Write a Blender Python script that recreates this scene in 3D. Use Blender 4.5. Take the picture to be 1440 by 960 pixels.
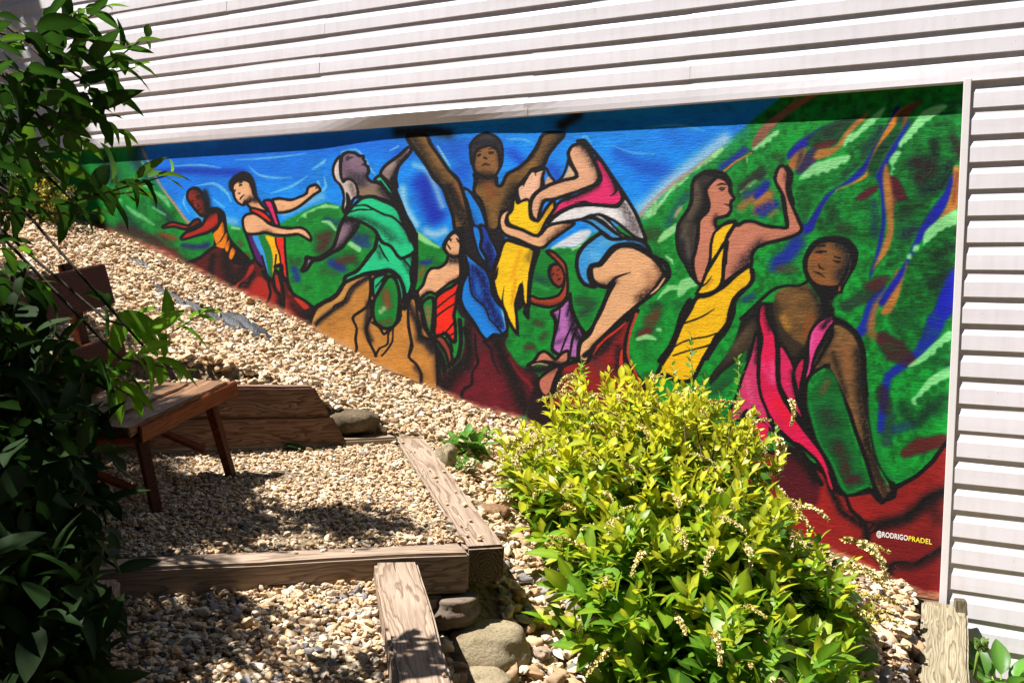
import bpy, bmesh, math, random
import numpy as np
from mathutils import Vector, Matrix

for _o in list(bpy.data.objects):
    bpy.data.objects.remove(_o)
sc = bpy.context.scene
COL = sc.collection
rng = np.random.default_rng(7)
random.seed(7)

# ------------------------------------------------------------------ camera
# world: X along the siding wall (to the right), Y into the wall, Z up; eye above the origin
FOC, YAW, PIT, ROLL, WALL_Y, EYE = 1265.42, .458304, .0215604, .0365278, 4.8204, 1.2333
_F = np.array([-math.sin(YAW)*math.cos(PIT), math.cos(YAW)*math.cos(PIT), -math.sin(PIT)])
_R = np.array([math.cos(YAW), math.sin(YAW), 0.0]); _U = np.cross(_R, _F)
_R, _U = math.cos(ROLL)*_R + math.sin(ROLL)*_U, -math.sin(ROLL)*_R + math.cos(ROLL)*_U
_E = np.array([0, 0, EYE])
def ray(x, y): return _F + (x-720)/FOC*_R + (480-y)/FOC*_U
def on_wall(x, y, d=WALL_Y): r = ray(x, y); return _E + r*d/r[1]
def on_z(x, y, z): r = ray(x, y); return _E + r*(z-EYE)/r[2]
def at_dist(x, y, d): r = ray(x, y); return _E + r/np.linalg.norm(r)*d
def project(p):
    d = np.asarray(p, float) - _E; z = d @ _F
    return 720 + FOC*(d @ _R)/z, 480 - FOC*(d @ _U)/z

cd = bpy.data.cameras.new('camera'); cam = bpy.data.objects.new('camera', cd); COL.objects.link(cam)
cd.sensor_width = 36; cd.lens = FOC/1440*36; cd.clip_end = 2000; cd.clip_start = .05
cam.matrix_world = Matrix(((_R[0], _U[0], -_F[0], 0), (_R[1], _U[1], -_F[1], 0), (_R[2], _U[2], -_F[2], EYE), (0, 0, 0, 1)))
sc.camera = cam

# ------------------------------------------------------------------ light
SUN_EL = math.radians(61); SUN_DIR = np.array([-.82, -.57])   # horizontal direction towards the sun
SUN_DIR = SUN_DIR/np.linalg.norm(SUN_DIR)
world = bpy.data.worlds.new('World'); sc.world = world; world.use_nodes = True
wn = world.node_tree; bg = wn.nodes['Background']
sky = wn.nodes.new('ShaderNodeTexSky'); sky.sky_type = 'NISHITA'; sky.sun_disc = False
sky.air_density = .55; sky.dust_density = .05; sky.ozone_density = 2.0; sky.sun_elevation = SUN_EL; sky.sun_rotation = math.atan2(SUN_DIR[0], SUN_DIR[1])
wn.links.new(sky.outputs[0], bg.inputs[0]); bg.inputs[1].default_value = .05
sd = bpy.data.lights.new('sun', 'SUN'); sd.energy = 5; sd.angle = math.radians(.5); sd.color = (1, .965, .905)
so = bpy.data.objects.new('sun', sd); COL.objects.link(so)
_sv = Vector((SUN_DIR[0]*math.cos(SUN_EL), SUN_DIR[1]*math.cos(SUN_EL), math.sin(SUN_EL)))
so.rotation_euler = _sv.to_track_quat('Z', 'Y').to_euler(); so.location = (-6, -4, 9)
vs = sc.view_settings; vs.view_transform = 'Standard'; vs.look = 'None'; vs.exposure = 1.3; vs.gamma = 1; vs.use_curve_mapping = False
sc.render.engine = 'CYCLES'

# ------------------------------------------------------------------ helpers
def lin(c, k=1.0):
    c = np.asarray(c, float)/255
    return np.where(c <= .04045, c/12.92, ((c+.055)/1.055)**2.4)*k
def tag(o, label=None, cat=None, group=None, kind=None):
    if label: o['label'] = label
    if cat: o['category'] = cat
    if group: o['group'] = group
    if kind: o['kind'] = kind
    return o
def empty(name, loc=(0, 0, 0), rz=0):
    o = bpy.data.objects.new(name, None); COL.objects.link(o); o.location = loc; o.rotation_euler = (0, 0, rz)
    o.empty_display_size = .1; return o
def obj(name, me, parent=None):
    o = bpy.data.objects.new(name, me); COL.objects.link(o)
    if parent: o.parent = parent
    return o
def mesh(name, V, Fs, mats=(), smooth=False):
    me = bpy.data.meshes.new(name); me.from_pydata([tuple(map(float, v)) for v in V], [], [tuple(map(int, f)) for f in Fs])
    for m in (mats if isinstance(mats, (list, tuple)) else [mats]): me.materials.append(m)
    if smooth: me.polygons.foreach_set('use_smooth', [True]*len(me.polygons))
    me.update(); return me
def quick_mesh(name, V, T, mat, smooth=False, col=None):
    """numpy mesh: V (n,3), T (m,k) faces of equal size, optional per-vertex colour"""
    V = np.asarray(V, np.float32); T = np.asarray(T, np.int32); k = T.shape[1]
    me = bpy.data.meshes.new(name); me.vertices.add(len(V)); me.vertices.foreach_set('co', V.ravel())
    me.loops.add(T.size); me.loops.foreach_set('vertex_index', T.ravel())
    me.polygons.add(len(T)); me.polygons.foreach_set('loop_start', np.arange(0, T.size, k, dtype=np.int32))
    if smooth: me.polygons.foreach_set('use_smooth', np.ones(len(T), bool))
    me.update(calc_edges=True)
    if col is not None:
        a = me.color_attributes.new('tint', 'FLOAT_COLOR', 'POINT')
        c = np.ones((len(V), 4), np.float32); c[:, :3] = col; a.data.foreach_set('color', c.ravel())
    me.materials.append(mat); return me
class NT:
    """tiny node-tree helper"""
    def __init__(s, name):
        s.m = bpy.data.materials.new(name); s.m.use_nodes = True; s.t = s.m.node_tree
        s.b = s.t.nodes['Principled BSDF']
    def n(s, t, **kw):
        nd = s.t.nodes.new(t)
        for k, v in kw.items(): setattr(nd, k, v)
        return nd
    def l(s, a, b): s.t.links.new(a, b)
    def noise(s, vec, scale, detail=4, rough=.55, dim='3D'):
        nd = s.n('ShaderNodeTexNoise'); nd.inputs['Scale'].default_value = scale; nd.inputs['Detail'].default_value = detail
        nd.inputs['Roughness'].default_value = rough
        if vec is not None: s.l(vec, nd.inputs['Vector'])
        return nd.outputs[0]
    def ramp(s, fac, stops):
        nd = s.n('ShaderNodeValToRGB'); e = nd.color_ramp.elements
        while len(e) < len(stops): e.new(.5)
        for i, (p, c) in enumerate(stops):
            e[i].position = p; e[i].color = (*c, 1) if len(c) == 3 else c
        s.l(fac, nd.inputs[0]); return nd.outputs[0]
    def mix(s, fac, a, b, mode='MIX'):
        nd = s.n('ShaderNodeMix', data_type='RGBA', blend_type=mode)
        for sock, v in ((nd.inputs[0], fac), (nd.inputs[6], a), (nd.inputs[7], b)):
            if isinstance(v, bpy.types.NodeSocket): s.l(v, sock)
            elif isinstance(v, (int, float)): sock.default_value = v
            else: sock.default_value = (*v, 1)
        return nd.outputs[2]
    def math(s, op, a, b=0.0):
        nd = s.n('ShaderNodeMath', operation=op)
        for sock, v in ((nd.inputs[0], a), (nd.inputs[1], b)):
            if isinstance(v, bpy.types.NodeSocket): s.l(v, sock)
            else: sock.default_value = v
        return nd.outputs[0]
    def coords(s, which='Object', scale=(1, 1, 1)):
        tc = s.n('ShaderNodeTexCoord'); mp = s.n('ShaderNodeMapping'); mp.inputs['Scale'].default_value = scale
        s.l(tc.outputs[which], mp.inputs[0]); return mp.outputs[0]
    def bump(s, h, strength=.4, dist=.01):
        nd = s.n('ShaderNodeBump'); nd.inputs['Strength'].default_value = strength; nd.inputs['Distance'].default_value = dist
        s.l(h, nd.inputs['Height']); s.l(nd.outputs[0], s.b.inputs['Normal']); return nd
    def set(s, base=None, rough=None, spec=None):
        for k, v in (('Base Color', base), ('Roughness', rough), ('Specular IOR Level', spec)):
            if v is None: continue
            if isinstance(v, bpy.types.NodeSocket): s.l(v, s.b.inputs[k])
            elif isinstance(v, (int, float)): s.b.inputs[k].default_value = v
            else: s.b.inputs[k].default_value = (*v, 1)
        return s.m
def tube(pts, radii, n=8, cap=True):
    """swept tube through pts; returns V,F(quads/tri as lists)"""
    pts = [np.asarray(p, float) for p in pts]; V = []; Fs = []
    for i, p in enumerate(pts):
        t = pts[min(i+1, len(pts)-1)] - pts[max(i-1, 0)]; t = t/(np.linalg.norm(t)+1e-9)
        a = np.cross(t, [0, 0, 1.0]);
        if np.linalg.norm(a) < .1: a = np.cross(t, [1.0, 0, 0])
        a /= np.linalg.norm(a); b = np.cross(t, a)
        r = radii[i] if hasattr(radii, '__len__') else radii
        for k in range(n):
            w = 2*math.pi*k/n; V.append(p + r*(math.cos(w)*a + math.sin(w)*b))
    for i in range(len(pts)-1):
        for k in range(n):
            Fs.append((i*n+k, i*n+(k+1) % n, (i+1)*n+(k+1) % n, (i+1)*n+k))
    if cap: Fs.append(tuple(range(n-1, -1, -1))); Fs.append(tuple((len(pts)-1)*n+k for k in range(n)))
    return V, Fs
# ------------------------------------------------------------------ the painted mural (flat paint on plywood)
MUR_L, MUR_R, MUR_T, MUR_B = -6.95, -.022, 2.452, -.035
STEP = .0044
_us = np.arange(MUR_L, MUR_R + STEP, STEP); _us[-1] = MUR_R
_vs = np.linspace(MUR_B, MUR_T, int((MUR_T-MUR_B)/STEP)+1)
_UU, _VV = np.meshgrid(_us, _vs)
_d0, _d1, _d2 = _UU - _E[0], WALL_Y - _E[1], _VV - _E[2]
_zz = _d0*_F[0] + _d1*_F[1] + _d2*_F[2]
PXG = (720 + FOC*(_d0*_R[0] + _d1*_R[1] + _d2*_R[2])/_zz).astype(np.float32)   # traced-drawing coordinates of each point of the sheet
PYG = (480 - FOC*(_d0*_U[0] + _d1*_U[1] + _d2*_U[2])/_zz).astype(np.float32)
NH, NW = PXG.shape
IMG = np.zeros((NH, NW, 3), np.float32)
def _vnoise(sx, sy, seed):
    r = np.random.default_rng(seed); gx, gy = int((MUR_R-MUR_L)/sx)+3, int((MUR_T-MUR_B)/sy)+3
    g = r.random((gy, gx)).astype(np.float32)
    x = (_UU-MUR_L)/sx; y = (_VV-MUR_B)/sy; i = x.astype(int); j = y.astype(int); fx = x-i; fy = y-j
    fx = fx*fx*(3-2*fx); fy = fy*fy*(3-2*fy)
    return ((g[j, i]*(1-fx)+g[j, i+1]*fx)*(1-fy)+(g[j+1, i]*(1-fx)+g[j+1, i+1]*fx)*fy).astype(np.float32)
GRAIN = .5*_vnoise(.035, .007, 1)+.3*_vnoise(.09, .012, 2)+.2*_vnoise(.011, .009, 3)
CLOUD = .5*_vnoise(.16, .10, 4)+.3*_vnoise(.07, .05, 5)+.2*_vnoise(.03, .022, 6)
SPECK = _vnoise(.0075, .0075, 8)
WOB = .6*_vnoise(.05, .05, 9)+.4*_vnoise(.02, .02, 10)
WIN = dict(A=(220, 220, 6), B=(320, 340, 6), C=(420, 180, 6), D=(420, 340, 6), E=(560, 160, 6), F=(560, 320, 6), G=(680, 180, 6),
           H=(740, 320, 6), I=(560, 440, 6), J=(720, 440, 6), K=(900, 210, 6), L=(900, 340, 6), M=(1040, 310, 6), N=(1000, 430, 6),
           O=(1040, 560, 6), P=(1130, 680, 6), Q=(1060, 120, 4.8), R=(1180, 310, 8), S=(130, 190, 6), T=(130, 310, 6),
           r3=(960, 0, 3), r6=(960, 320, 3), X=(0, 0, 1))
def wp(w, pts):
    x0, y0, s = WIN[w]; p = np.asarray(pts, np.float64).reshape(-1, 2); return p/s + (x0, y0)
def crv(p, closed, sub=3):
    n = len(p)
    if n < 3: return p
    out = []
    for i in range(n if closed else n-1):
        a, b, c, d = (p[(i-1) % n], p[i], p[(i+1) % n], p[(i+2) % n]) if closed else (p[max(i-1, 0)], p[i], p[i+1], p[min(i+2, n-1)])
        for k in range(sub):
            t = k/sub
            out.append(.5*((2*b)+(c-a)*t+(2*a-5*b+4*c-d)*t*t+(3*b-a-3*c+d)*t**3)*.85 + .15*(b*(1-t)+c*t))
    if not closed: out.append(p[-1])
    return np.array(out)
def win_of(p, m):
    x0, y0 = p.min(0)-m; x1, y1 = p.max(0)+m
    c = np.array([on_wall(x, y) for x in (x0, x1) for y in (y0, y1)])
    i0 = max(0, int((c[:, 0].min()-MUR_L)/STEP)-1); i1 = min(NW, int((c[:, 0].max()-MUR_L)/STEP)+2)
    j0 = max(0, int((c[:, 2].min()-MUR_B)/STEP)-1); j1 = min(NH, int((c[:, 2].max()-MUR_B)/STEP)+2)
    return (slice(j0, j1), slice(i0, i1)) if i1 > i0 and j1 > j0 else None
def dist(p, sl, closed, wid=None):
    X, Y = PXG[sl], PYG[sl]; best = np.full(X.shape, 1e9, np.float32); ins = np.zeros(X.shape, bool)
    wbest = np.zeros(X.shape, np.float32) if wid is not None else None
    n = len(p)
    for i in range(n if closed else n-1):
        (ax, ay), (bx, by) = p[i], p[(i+1) % n]; dx, dy = bx-ax, by-ay; L2 = dx*dx+dy*dy+1e-9
        t = np.clip(((X-ax)*dx+(Y-ay)*dy)/L2, 0, 1)
        d = (X-ax-t*dx)**2+(Y-ay-t*dy)**2
        if wid is not None:
            m = d < best; wbest[m] = (wid[i]+(wid[i+1]-wid[i])*t)[m]
        np.minimum(best, d, out=best)
        if closed:
            c = (ay > Y) != (by > Y)
            if c.any(): ins ^= c & (X < dx*(Y-ay)/(dy if abs(dy) > 1e-9 else 1e-9)+ax)
    best = np.sqrt(best)
    return (np.where(ins, -best, best), None) if closed else (best, wbest)
def blend(sl, col, a):
    IMG[sl] += (np.asarray(col, np.float32)-IMG[sl])*np.clip(a, 0, 1)[..., None]
BK = (13, 12, 19)
def fill(w, col, pts, soft=.8, a=1, raw=False, o=0, sh=(), var=.10, oc=BK):
    p = wp(w, pts); p = p if raw else crv(p, True); sl = win_of(p, 6+o+soft)
    if sl is None: return
    d, _ = dist(p, sl, True)
    m = np.clip(.5-d/(soft*2), 0, 1)*a
    base = np.asarray(col, np.float32)*(1+var*(GRAIN[sl]-.5)[..., None]*2+var*.8*(CLOUD[sl]-.5)[..., None]*2)
    IMG[sl] += (base-IMG[sl])*m[..., None]
    for (sp, r, scol, sa) in sh:
        q = wp(w, sp); dd, _ = dist(crv(q, False), sl, False)
        blend(sl, scol, m*sa*np.exp(-(dd/r)**2*1.2)*np.clip(.45+1.1*SPECK[sl], 0, 1.15))
    if o: blend(sl, oc, np.clip(.5-(np.abs(d)-o*(.8+.4*WOB[sl])/1)/.9, 0, 1))
def line(w, pts, wd=2.6, col=BK, soft=1.0, a=1.0, dry=0):
    p = wp(w, pts); n = len(p); wd = list(wd) if hasattr(wd, '__len__') else [wd]*n
    wq = np.interp(np.linspace(0, n-1, (n-1)*3+1 if n > 2 else n), np.linspace(0, n-1, len(wd)), wd)
    q = crv(p, False); sl = win_of(q, max(wd)+4+soft)
    if sl is None: return
    d, ww = dist(q, sl, False, wq)
    al = np.clip(.5-(d-ww/2*(.85+.3*WOB[sl]))/soft, 0, 1)*a
    if dry: al = al*np.clip(1-dry+dry*2.2*GRAIN[sl], 0, 1)
    blend(sl, col, al)
def spray(w, pts, r, col, a=.8, speck=.5):
    p = wp(w, pts); q = crv(p, False) if len(p) > 2 else (p if len(p) > 1 else np.vstack([p, p+.01])); sl = win_of(q, r*2.2)
    if sl is None: return
    d, _ = dist(q, sl, False)
    blend(sl, col, a*np.exp(-(d/r)**2*1.3)*np.clip(1-speck+2*speck*(.5*SPECK[sl]+.5*GRAIN[sl]), 0, 1.2))
# colours
GR, DG, LG, BL, DB, LB = (0, 150, 54), (4, 78, 36), (150, 222, 150), (0, 146, 246), (8, 42, 178), (120, 195, 245)
TAN, OCH, MAR, RED = (178, 118, 66), (196, 138, 66), (84, 16, 32), (178, 42, 36)
PEA, SAL, BRN, NAV = (238, 184, 142), (206, 134, 110), (128, 94, 52), (22, 36, 150)
# ---- base: green hills
IMG[:] = np.asarray(GR, np.float32)*(1+.25*(CLOUD-.5)[..., None])
IMG += (np.asarray(DG, np.float32)-IMG)*np.clip((CLOUD-.55)*2.2, 0, .6)[..., None]
# ---- sky
fill('X', BL, [(203, 225), (223, 262), (243, 285), (262, 312), (320, 314), (342, 321), (372, 322), (395, 314), (420, 300), (440, 290), (460, 284), (480, 290), (540, 300), (583, 322),
     (603, 336), (622, 348), (660, 352), (700, 352), (777, 349), (807, 348), (822, 338), (834, 328), (870, 318), (900, 302), (942, 262), (972, 241), (1002, 217), (1040, 184), (1064, 164), (1098, 138), (1140, 100), (600, 90), (190, 130), (190, 205)], soft=1.6, raw=True, var=.18)
for p, r, c, a in [([(205, 222), (300, 218), (420, 205), (540, 200)], 26, (8, 104, 230), .6), ([(250, 262), (320, 245), (420, 240)], 20, (8, 112, 232), .5), ([(560, 215), (640, 205), (700, 210)], 14, (10, 80, 205), .5),
     ([(210, 245), (260, 240), (340, 243)], 7, (8, 44, 170), .7), ([(940, 190), (990, 200), (1040, 180)], 16, (10, 116, 228), .5), ([(600, 250), (600, 280), (612, 300)], 15, DB, .85), ([(588, 258), (610, 262), (618, 290), (610, 306)], 12, (8, 52, 190), .7),
     ([(720, 215), (735, 230), (730, 245)], 10, (10, 70, 200), .7), ([(775, 235), (785, 250), (775, 260)], 10, (10, 80, 205), .7), ([(905, 240), (930, 235), (915, 265)], 18, (10, 110, 226), .55), ([(640, 270), (655, 255), (650, 240)], 12, (10, 90, 215), .5),
     ([(870, 215), (900, 232), (940, 245)], 12, (10, 82, 205), .6), ([(640, 218), (655, 232), (645, 242)], 12, (12, 84, 210), .5), ([(280, 300), (300, 306), (330, 312)], 8, (150, 205, 240), .7), ([(400, 300), (425, 288), (452, 276)], 8, (160, 210, 240), .65),
     ([(566, 265), (570, 290), (585, 316)], 7, (170, 215, 240), .85), ([(583, 232), (600, 240), (612, 262), (622, 290)], 6, (165, 215, 245), .7), ([(600, 326), (612, 330), (625, 325)], 8, (190, 215, 235), .8), ([(905, 292), (940, 258), (985, 222), (1020, 195)], 12, (205, 222, 236), .75), ([(840, 318), (870, 305), (900, 296)], 14, (150, 200, 240), .6)]:
    spray('X', p, r, c, a, .25)
for p, wd in [([(350, 234), (364, 246), (386, 250), (410, 250)], [1, 4, 1]), ([(275, 262), (300, 258), (318, 270), (325, 283)], [1, 5, 2]), ([(300, 280), (310, 288), (316, 292)], [2, 3, 1]), ([(380, 272), (410, 262), (432, 248)], [1, 4, 1]),
     ([(262, 272), (258, 285), (266, 300)], [1, 3, 1]), ([(440, 238), (455, 228), (458, 224)], [2, 5, 1]), ([(447, 255), (452, 268), (458, 262), (456, 250)], [3, 5, 2]), ([(480, 214), (500, 210), (512, 222), (520, 236), (528, 246)], [2, 3, 4, 2]), ([(548, 212), (560, 206)], [2, 3]),
     ([(605, 200), (622, 222), (634, 236)], [1, 3, 1]), ([(712, 196), (735, 196), (750, 202)], [1, 3, 1]), ([(815, 196), (824, 192), (832, 202)], [2, 3, 1]), ([(905, 180), (950, 176), (990, 184)], [1, 3, 1]), ([(862, 205), (890, 215), (920, 216)], [1, 2, 1]), ([(330, 225), (380, 222), (430, 216)], [1, 3, 1]), ([(240, 234), (280, 232), (310, 236)], [1, 3, 1])]:
    line('X', p, wd, (150, 208, 244), soft=2.2, a=.75, dry=.4)
# hands of the raised arms, painted dark for the shadow along the mural top
for p, r in [([(560, 186), (600, 184), (630, 188)], 9), ([(790, 176), (812, 162)], 9)]: spray('X', p, r, (24, 20, 26), .9, .2)
# ---- left hills
line('X', [(199, 208), (224, 258), (246, 288), (266, 314), (285, 313)], [4, 3, 4, 5, 5], (196, 150, 110), soft=2.5, a=.9)
for p, r in [([(195, 205), (190, 225), (210, 245)], 9), ([(150, 225), (160, 250)], 14), ([(218, 285), (240, 312)], 8), ([(175, 300), (190, 320)], 9)]: spray('X', p, r, (14, 52, 60), .7)
for p in [[(200, 228), (206, 240)], [(190, 250), (200, 258), (212, 264)], [(218, 270), (232, 280), (238, 290)], [(178, 290), (190, 300), (200, 305), (216, 316)], [(215, 292), (232, 302)], [(155, 275), (170, 282)]]:
    line('X', p, [3, 8, 3], (130, 205, 140), soft=3.2, a=.85, dry=.3)
for p, r, c in [([(225, 330), (245, 335)], 6, (150, 70, 40)), ([(170, 318), (200, 330), (230, 340)], 8, (70, 26, 36)), ([(258, 346), (280, 348), (292, 344)], 5, (40, 30, 120)), ([(230, 350), (245, 356)], 7, (110, 50, 40))]: spray('X', p, r, c, .85)
for p in [[(205, 320), (240, 345), (290, 352)], [(200, 335), (235, 362), (285, 362)], [(255, 352), (275, 358), (300, 350)]]: line('X', p, 3, (10, 120, 52), soft=3, a=.6)
spray('X', [(130, 318), (180, 340), (232, 358), (262, 376)], 13, (104, 18, 40), .95, .3)
# ---- ridge right of the sky
line('K', [(0, 560), (60, 480), (250, 310), (420, 190), (600, 50), (690, 0)], [6, 3, 5, 3, 5], (196, 156, 128), soft=2.5, a=.8)
line('Q', [(0, 400), (60, 295), (180, 210), (330, 110), (420, 60)], [6, 9, 9, 7], (160, 108, 82), soft=3)
for w, p, wd in [('K', [(480, 165), (600, 75), (690, 0)], [2, 8, 5]), ('K', [(130, 450), (110, 520), (30, 580)], [5, 12, 4]), ('K', [(240, 370), (300, 310), (400, 240)], [2, 6, 2]), ('K', [(150, 480), (220, 400), (250, 330)], [6, 4, 1]), ('Q', [(0, 425), (70, 380), (160, 315)], [6, 9, 5]), ('K', [(300, 640), (250, 700), (160, 780)], [6, 10, 4]),
     ('K', [(980, 265), (920, 300), (850, 360)], [3, 7, 3]), ('K', [(300, 560), (330, 500), (370, 470)], [3, 4, 1]), ('K', [(900, 60), (905, 110)], [3, 2]), ('L', [(215, 120), (260, 150), (275, 185)], [2, 3, 2])]:
    line(w, p, wd, (158, 222, 150), soft=2.4, a=.92, dry=.25)
for w, p, r, c, a in [('K', [(690, 150), (780, 90), (880, 10)], 7, (24, 52, 160), .95), ('K', [(900, 400), (1000, 350), (1060, 290)], 7, (20, 40, 160), .95), ('K', [(850, 490), (950, 420), (1100, 370)], 8, (170, 118, 62), .95), ('K', [(1040, 530), (1130, 470)], 9, (22, 40, 170), .95), ('K', [(1100, 560), (1150, 520)], 5, (150, 130, 60), .8),
     ('K', [(860, 320), (960, 220), (1030, 170)], 7, (52, 40, 40), .85), ('K', [(230, 640), (330, 460), (400, 380)], 7, (20, 84, 110), .7), ('K', [(80, 720), (140, 690)], 9, (60, 60, 40), .6), ('K', [(300, 560), (340, 500)], 4, (190, 170, 120), .8), ('L', [(60, 660), (120, 620), (150, 560)], 8, (110, 62, 40), .8), ('L', [(10, 790), (60, 740)], 8, (110, 40, 40), .8),
     ('K', [(1380, 650), (1250, 860), (1150, 940)], 9, (16, 46, 170), .85), ('L', [(1340, 20), (1250, 130), (1130, 210)], 9, (18, 46, 170), .9), ('L', [(1180, 230), (1290, 230)], 8, (92, 66, 50), .8), ('L', [(880, 490), (950, 460)], 6, (16, 56, 120), .8), ('K', [(1160, 60), (1180, 110)], 7, (60, 76, 40), .7)]:
    spray(w, p, r, c, a, .45)
line('K', [(700, 195), (800, 110), (940, 30)], [3, 3, 2], (196, 130, 50), soft=1.6)
# ---- the wooded slope on the right
WIN['Z'] = (1060, 110, 3.2)
_lf = .6*_vnoise(.028, .028, 21)+.4*_vnoise(.012, .012, 22)
def dabs(k=1.0, x0=850):
    gm = np.clip((IMG[..., 1]-np.maximum(IMG[..., 0], IMG[..., 2]))/60, 0, 1)
    IMG[:] = IMG*(1+k*gm*np.clip((_lf-.5)*1.3, -.38, .2)*(.35+.65*np.clip((PXG-x0)/200, 0, 1)))[..., None]
for w, p, wd, c, a in [('r6', [(1090, 300), (1060, 420), (1000, 520), (900, 600), (860, 650), (835, 850)], [32, 26, 15, 13, 12, 11], (16, 36, 180), .9), ('r6', [(800, 400), (790, 440), (850, 480)], [12, 16, 8], (150, 100, 56), .8), ('r6', [(850, 470), (900, 520), (960, 560)], [22, 34, 18], (78, 26, 40), .85), ('r6', [(840, 690), (860, 760)], [18, 18], (60, 24, 36), .7), ('r6', [(880, 350), (920, 420)], [18, 26], (20, 86, 40), .7),
     ('r6', [(860, 900), (880, 800)], [18, 16], (44, 44, 70), .6), ('r6', [(940, 950), (1000, 920), (1100, 900)], [14, 22, 20], (108, 26, 34), .9), ('r6', [(900, 850), (960, 830)], [12, 15], (20, 40, 150), .5), ('M', [(1200, 560), (1120, 700), (1060, 880), (1000, 960)], [10, 14, 16, 12], (16, 40, 180), .95), ('M', [(1330, 420), (1290, 560), (1150, 720), (1100, 900)], [5, 9, 9, 10], (176, 116, 62), .9), ('M', [(900, 720), (1050, 640), (1160, 560)], [16, 20, 12], (50, 42, 46), .7)]:
    line(w, p, wd, c, soft=6, a=a, dry=.45)
VG = (2, 128, 48)
def zf(c, p, soft=2.4, var=.22, sh=()): fill('Z', c, p, soft=soft, var=var, sh=sh)
BLZ, TNZ = (16, 32, 170), (184, 124, 62)
zf((150, 104, 84), [(0, 275), (70, 195), (190, 90), (230, 60), (150, 160), (90, 225), (0, 325)])
zf(BLZ, [(0, 530), (30, 500), (70, 470), (60, 500), (20, 550)]); zf(TNZ, [(0, 560), (50, 520), (75, 520), (90, 570), (40, 600), (0, 620)], sh=[([(20, 600), (80, 570)], 8, BLZ, .8)]); zf((50, 44, 44), [(0, 440), (60, 420), (30, 460)])
zf(BLZ, [(148, 345), (200, 285), (300, 225), (330, 215), (250, 300), (170, 365)], sh=[([(250, 270), (320, 220)], 5, (10, 60, 60), .8)])
zf((60, 54, 96), [(185, 420), (230, 340), (290, 300), (280, 380), (220, 430)]); zf(TNZ, [(152, 385), (190, 335), (235, 310), (225, 355), (185, 415)], sh=[([(215, 330), (200, 400)], 5, (60, 50, 70), .7)])
zf((8, 86, 44), [(240, 290), (330, 210), (450, 170), (500, 175), (420, 240), (370, 300), (290, 320)], var=.4, sh=[([(330, 250), (400, 200)], 9, (36, 36, 40), .6)]); zf((104, 30, 40), [(265, 305), (320, 285), (375, 280), (350, 305), (300, 318)])
zf(TNZ, [(270, 365), (288, 322), (365, 308), (405, 250), (460, 190), (520, 150), (500, 190), (450, 235), (400, 305), (340, 352)])
zf((44, 60, 110), [(480, 270), (600, 170), (640, 165), (580, 260), (520, 340)])
zf(VG, [(402, 310), (460, 272), (560, 190), (640, 130), (600, 215), (545, 320), (480, 385), (430, 355)], var=.3, sh=[([(500, 330), (570, 230)], 7, (16, 50, 70), .8)])
zf(VG, [(198, 465), (300, 420), (430, 370), (480, 385), (400, 460), (350, 505), (270, 560), (225, 650), (190, 570)], var=.3, sh=[([(300, 580), (240, 650)], 9, (50, 60, 44), .6), ([(380, 470), (460, 400)], 5, (10, 60, 60), .6)])
zf(BLZ, [(225, 700), (250, 640), (325, 525), (400, 478), (480, 402), (530, 330), (590, 235), (640, 130), (655, 140), (605, 250), (548, 350), (512, 412), (440, 472), (372, 503), (312, 582), (270, 680)])
zf((214, 136, 46), [(368, 503), (450, 466), (500, 430), (520, 378), (550, 308), (600, 220), (645, 150), (720, 110), (690, 160), (650, 205), (592, 272), (547, 342), (522, 430), (462, 476), (390, 508)], soft=1.6)
zf((130, 80, 46), [(640, 170), (700, 120), (760, 100), (700, 170), (660, 250)])
zf((6, 84, 42), [(518, 385), (560, 310), (622, 240), (658, 168), (672, 182), (655, 250), (604, 322), (565, 392), (545, 445), (515, 432)], var=.45)
zf(BLZ, [(545, 450), (600, 340), (655, 255), (700, 190), (690, 230), (630, 345), (585, 430), (588, 520), (594, 640), (565, 800), (520, 900), (545, 760), (572, 660), (572, 560), (560, 480)])
zf(VG, [(362, 512), (460, 472), (545, 448), (562, 485), (572, 560), (566, 700), (530, 850), (480, 760), (400, 710), (330, 730), (270, 690), (312, 585)], var=.3, sh=[([(340, 640), (350, 600)], 9, (6, 74, 40), .8), ([(390, 670), (420, 680)], 9, (60, 60, 40), .7), ([(540, 560), (545, 700)], 7, (10, 60, 90), .7), ([(470, 640), (500, 600)], 10, (20, 160, 70), .4)])
zf((92, 24, 40), [(455, 542), (520, 492), (565, 485), (505, 545)], soft=2.5)
zf(TNZ, [(592, 385), (580, 450), (590, 560), (600, 680), (565, 790), (535, 860), (590, 800), (625, 720), (640, 600), (640, 500), (615, 425)], sh=[([(635, 500), (640, 620)], 5, (90, 60, 50), .7)])
zf((86, 24, 38), [(615, 430), (690, 488), (725, 552), (655, 562), (628, 520)], soft=3)
zf((2, 104, 44), [(635, 570), (700, 545), (770, 560), (795, 605), (742, 690), (690, 770), (640, 830), (590, 860), (630, 720)], var=.45, sh=[([(680, 700), (720, 680)], 9, (44, 24, 70), .7), ([(650, 640), (700, 600)], 8, (40, 60, 40), .6)])
zf(BLZ, [(885, 420), (905, 455), (865, 580), (785, 692), (742, 692), (790, 605), (850, 520)], soft=3)
zf((0, 118, 46), [(760, 185), (840, 120), (960, 100), (960, 300), (915, 400), (880, 450), (850, 520), (780, 562), (700, 552), (655, 455), (610, 425), (612, 360), (652, 322), (692, 262)], var=.38, sh=[([(730, 380), (800, 400), (750, 450)], 14, (52, 14, 32), .85), ([(810, 290), (815, 340)], 8, (8, 30, 26), .85), ([(770, 510), (860, 470), (880, 400)], 11, (8, 34, 40), .85), ([(900, 280), (930, 340)], 9, (60, 14, 28), .7), ([(690, 330), (740, 290)], 9, (10, 140, 50), .5)])
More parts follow.
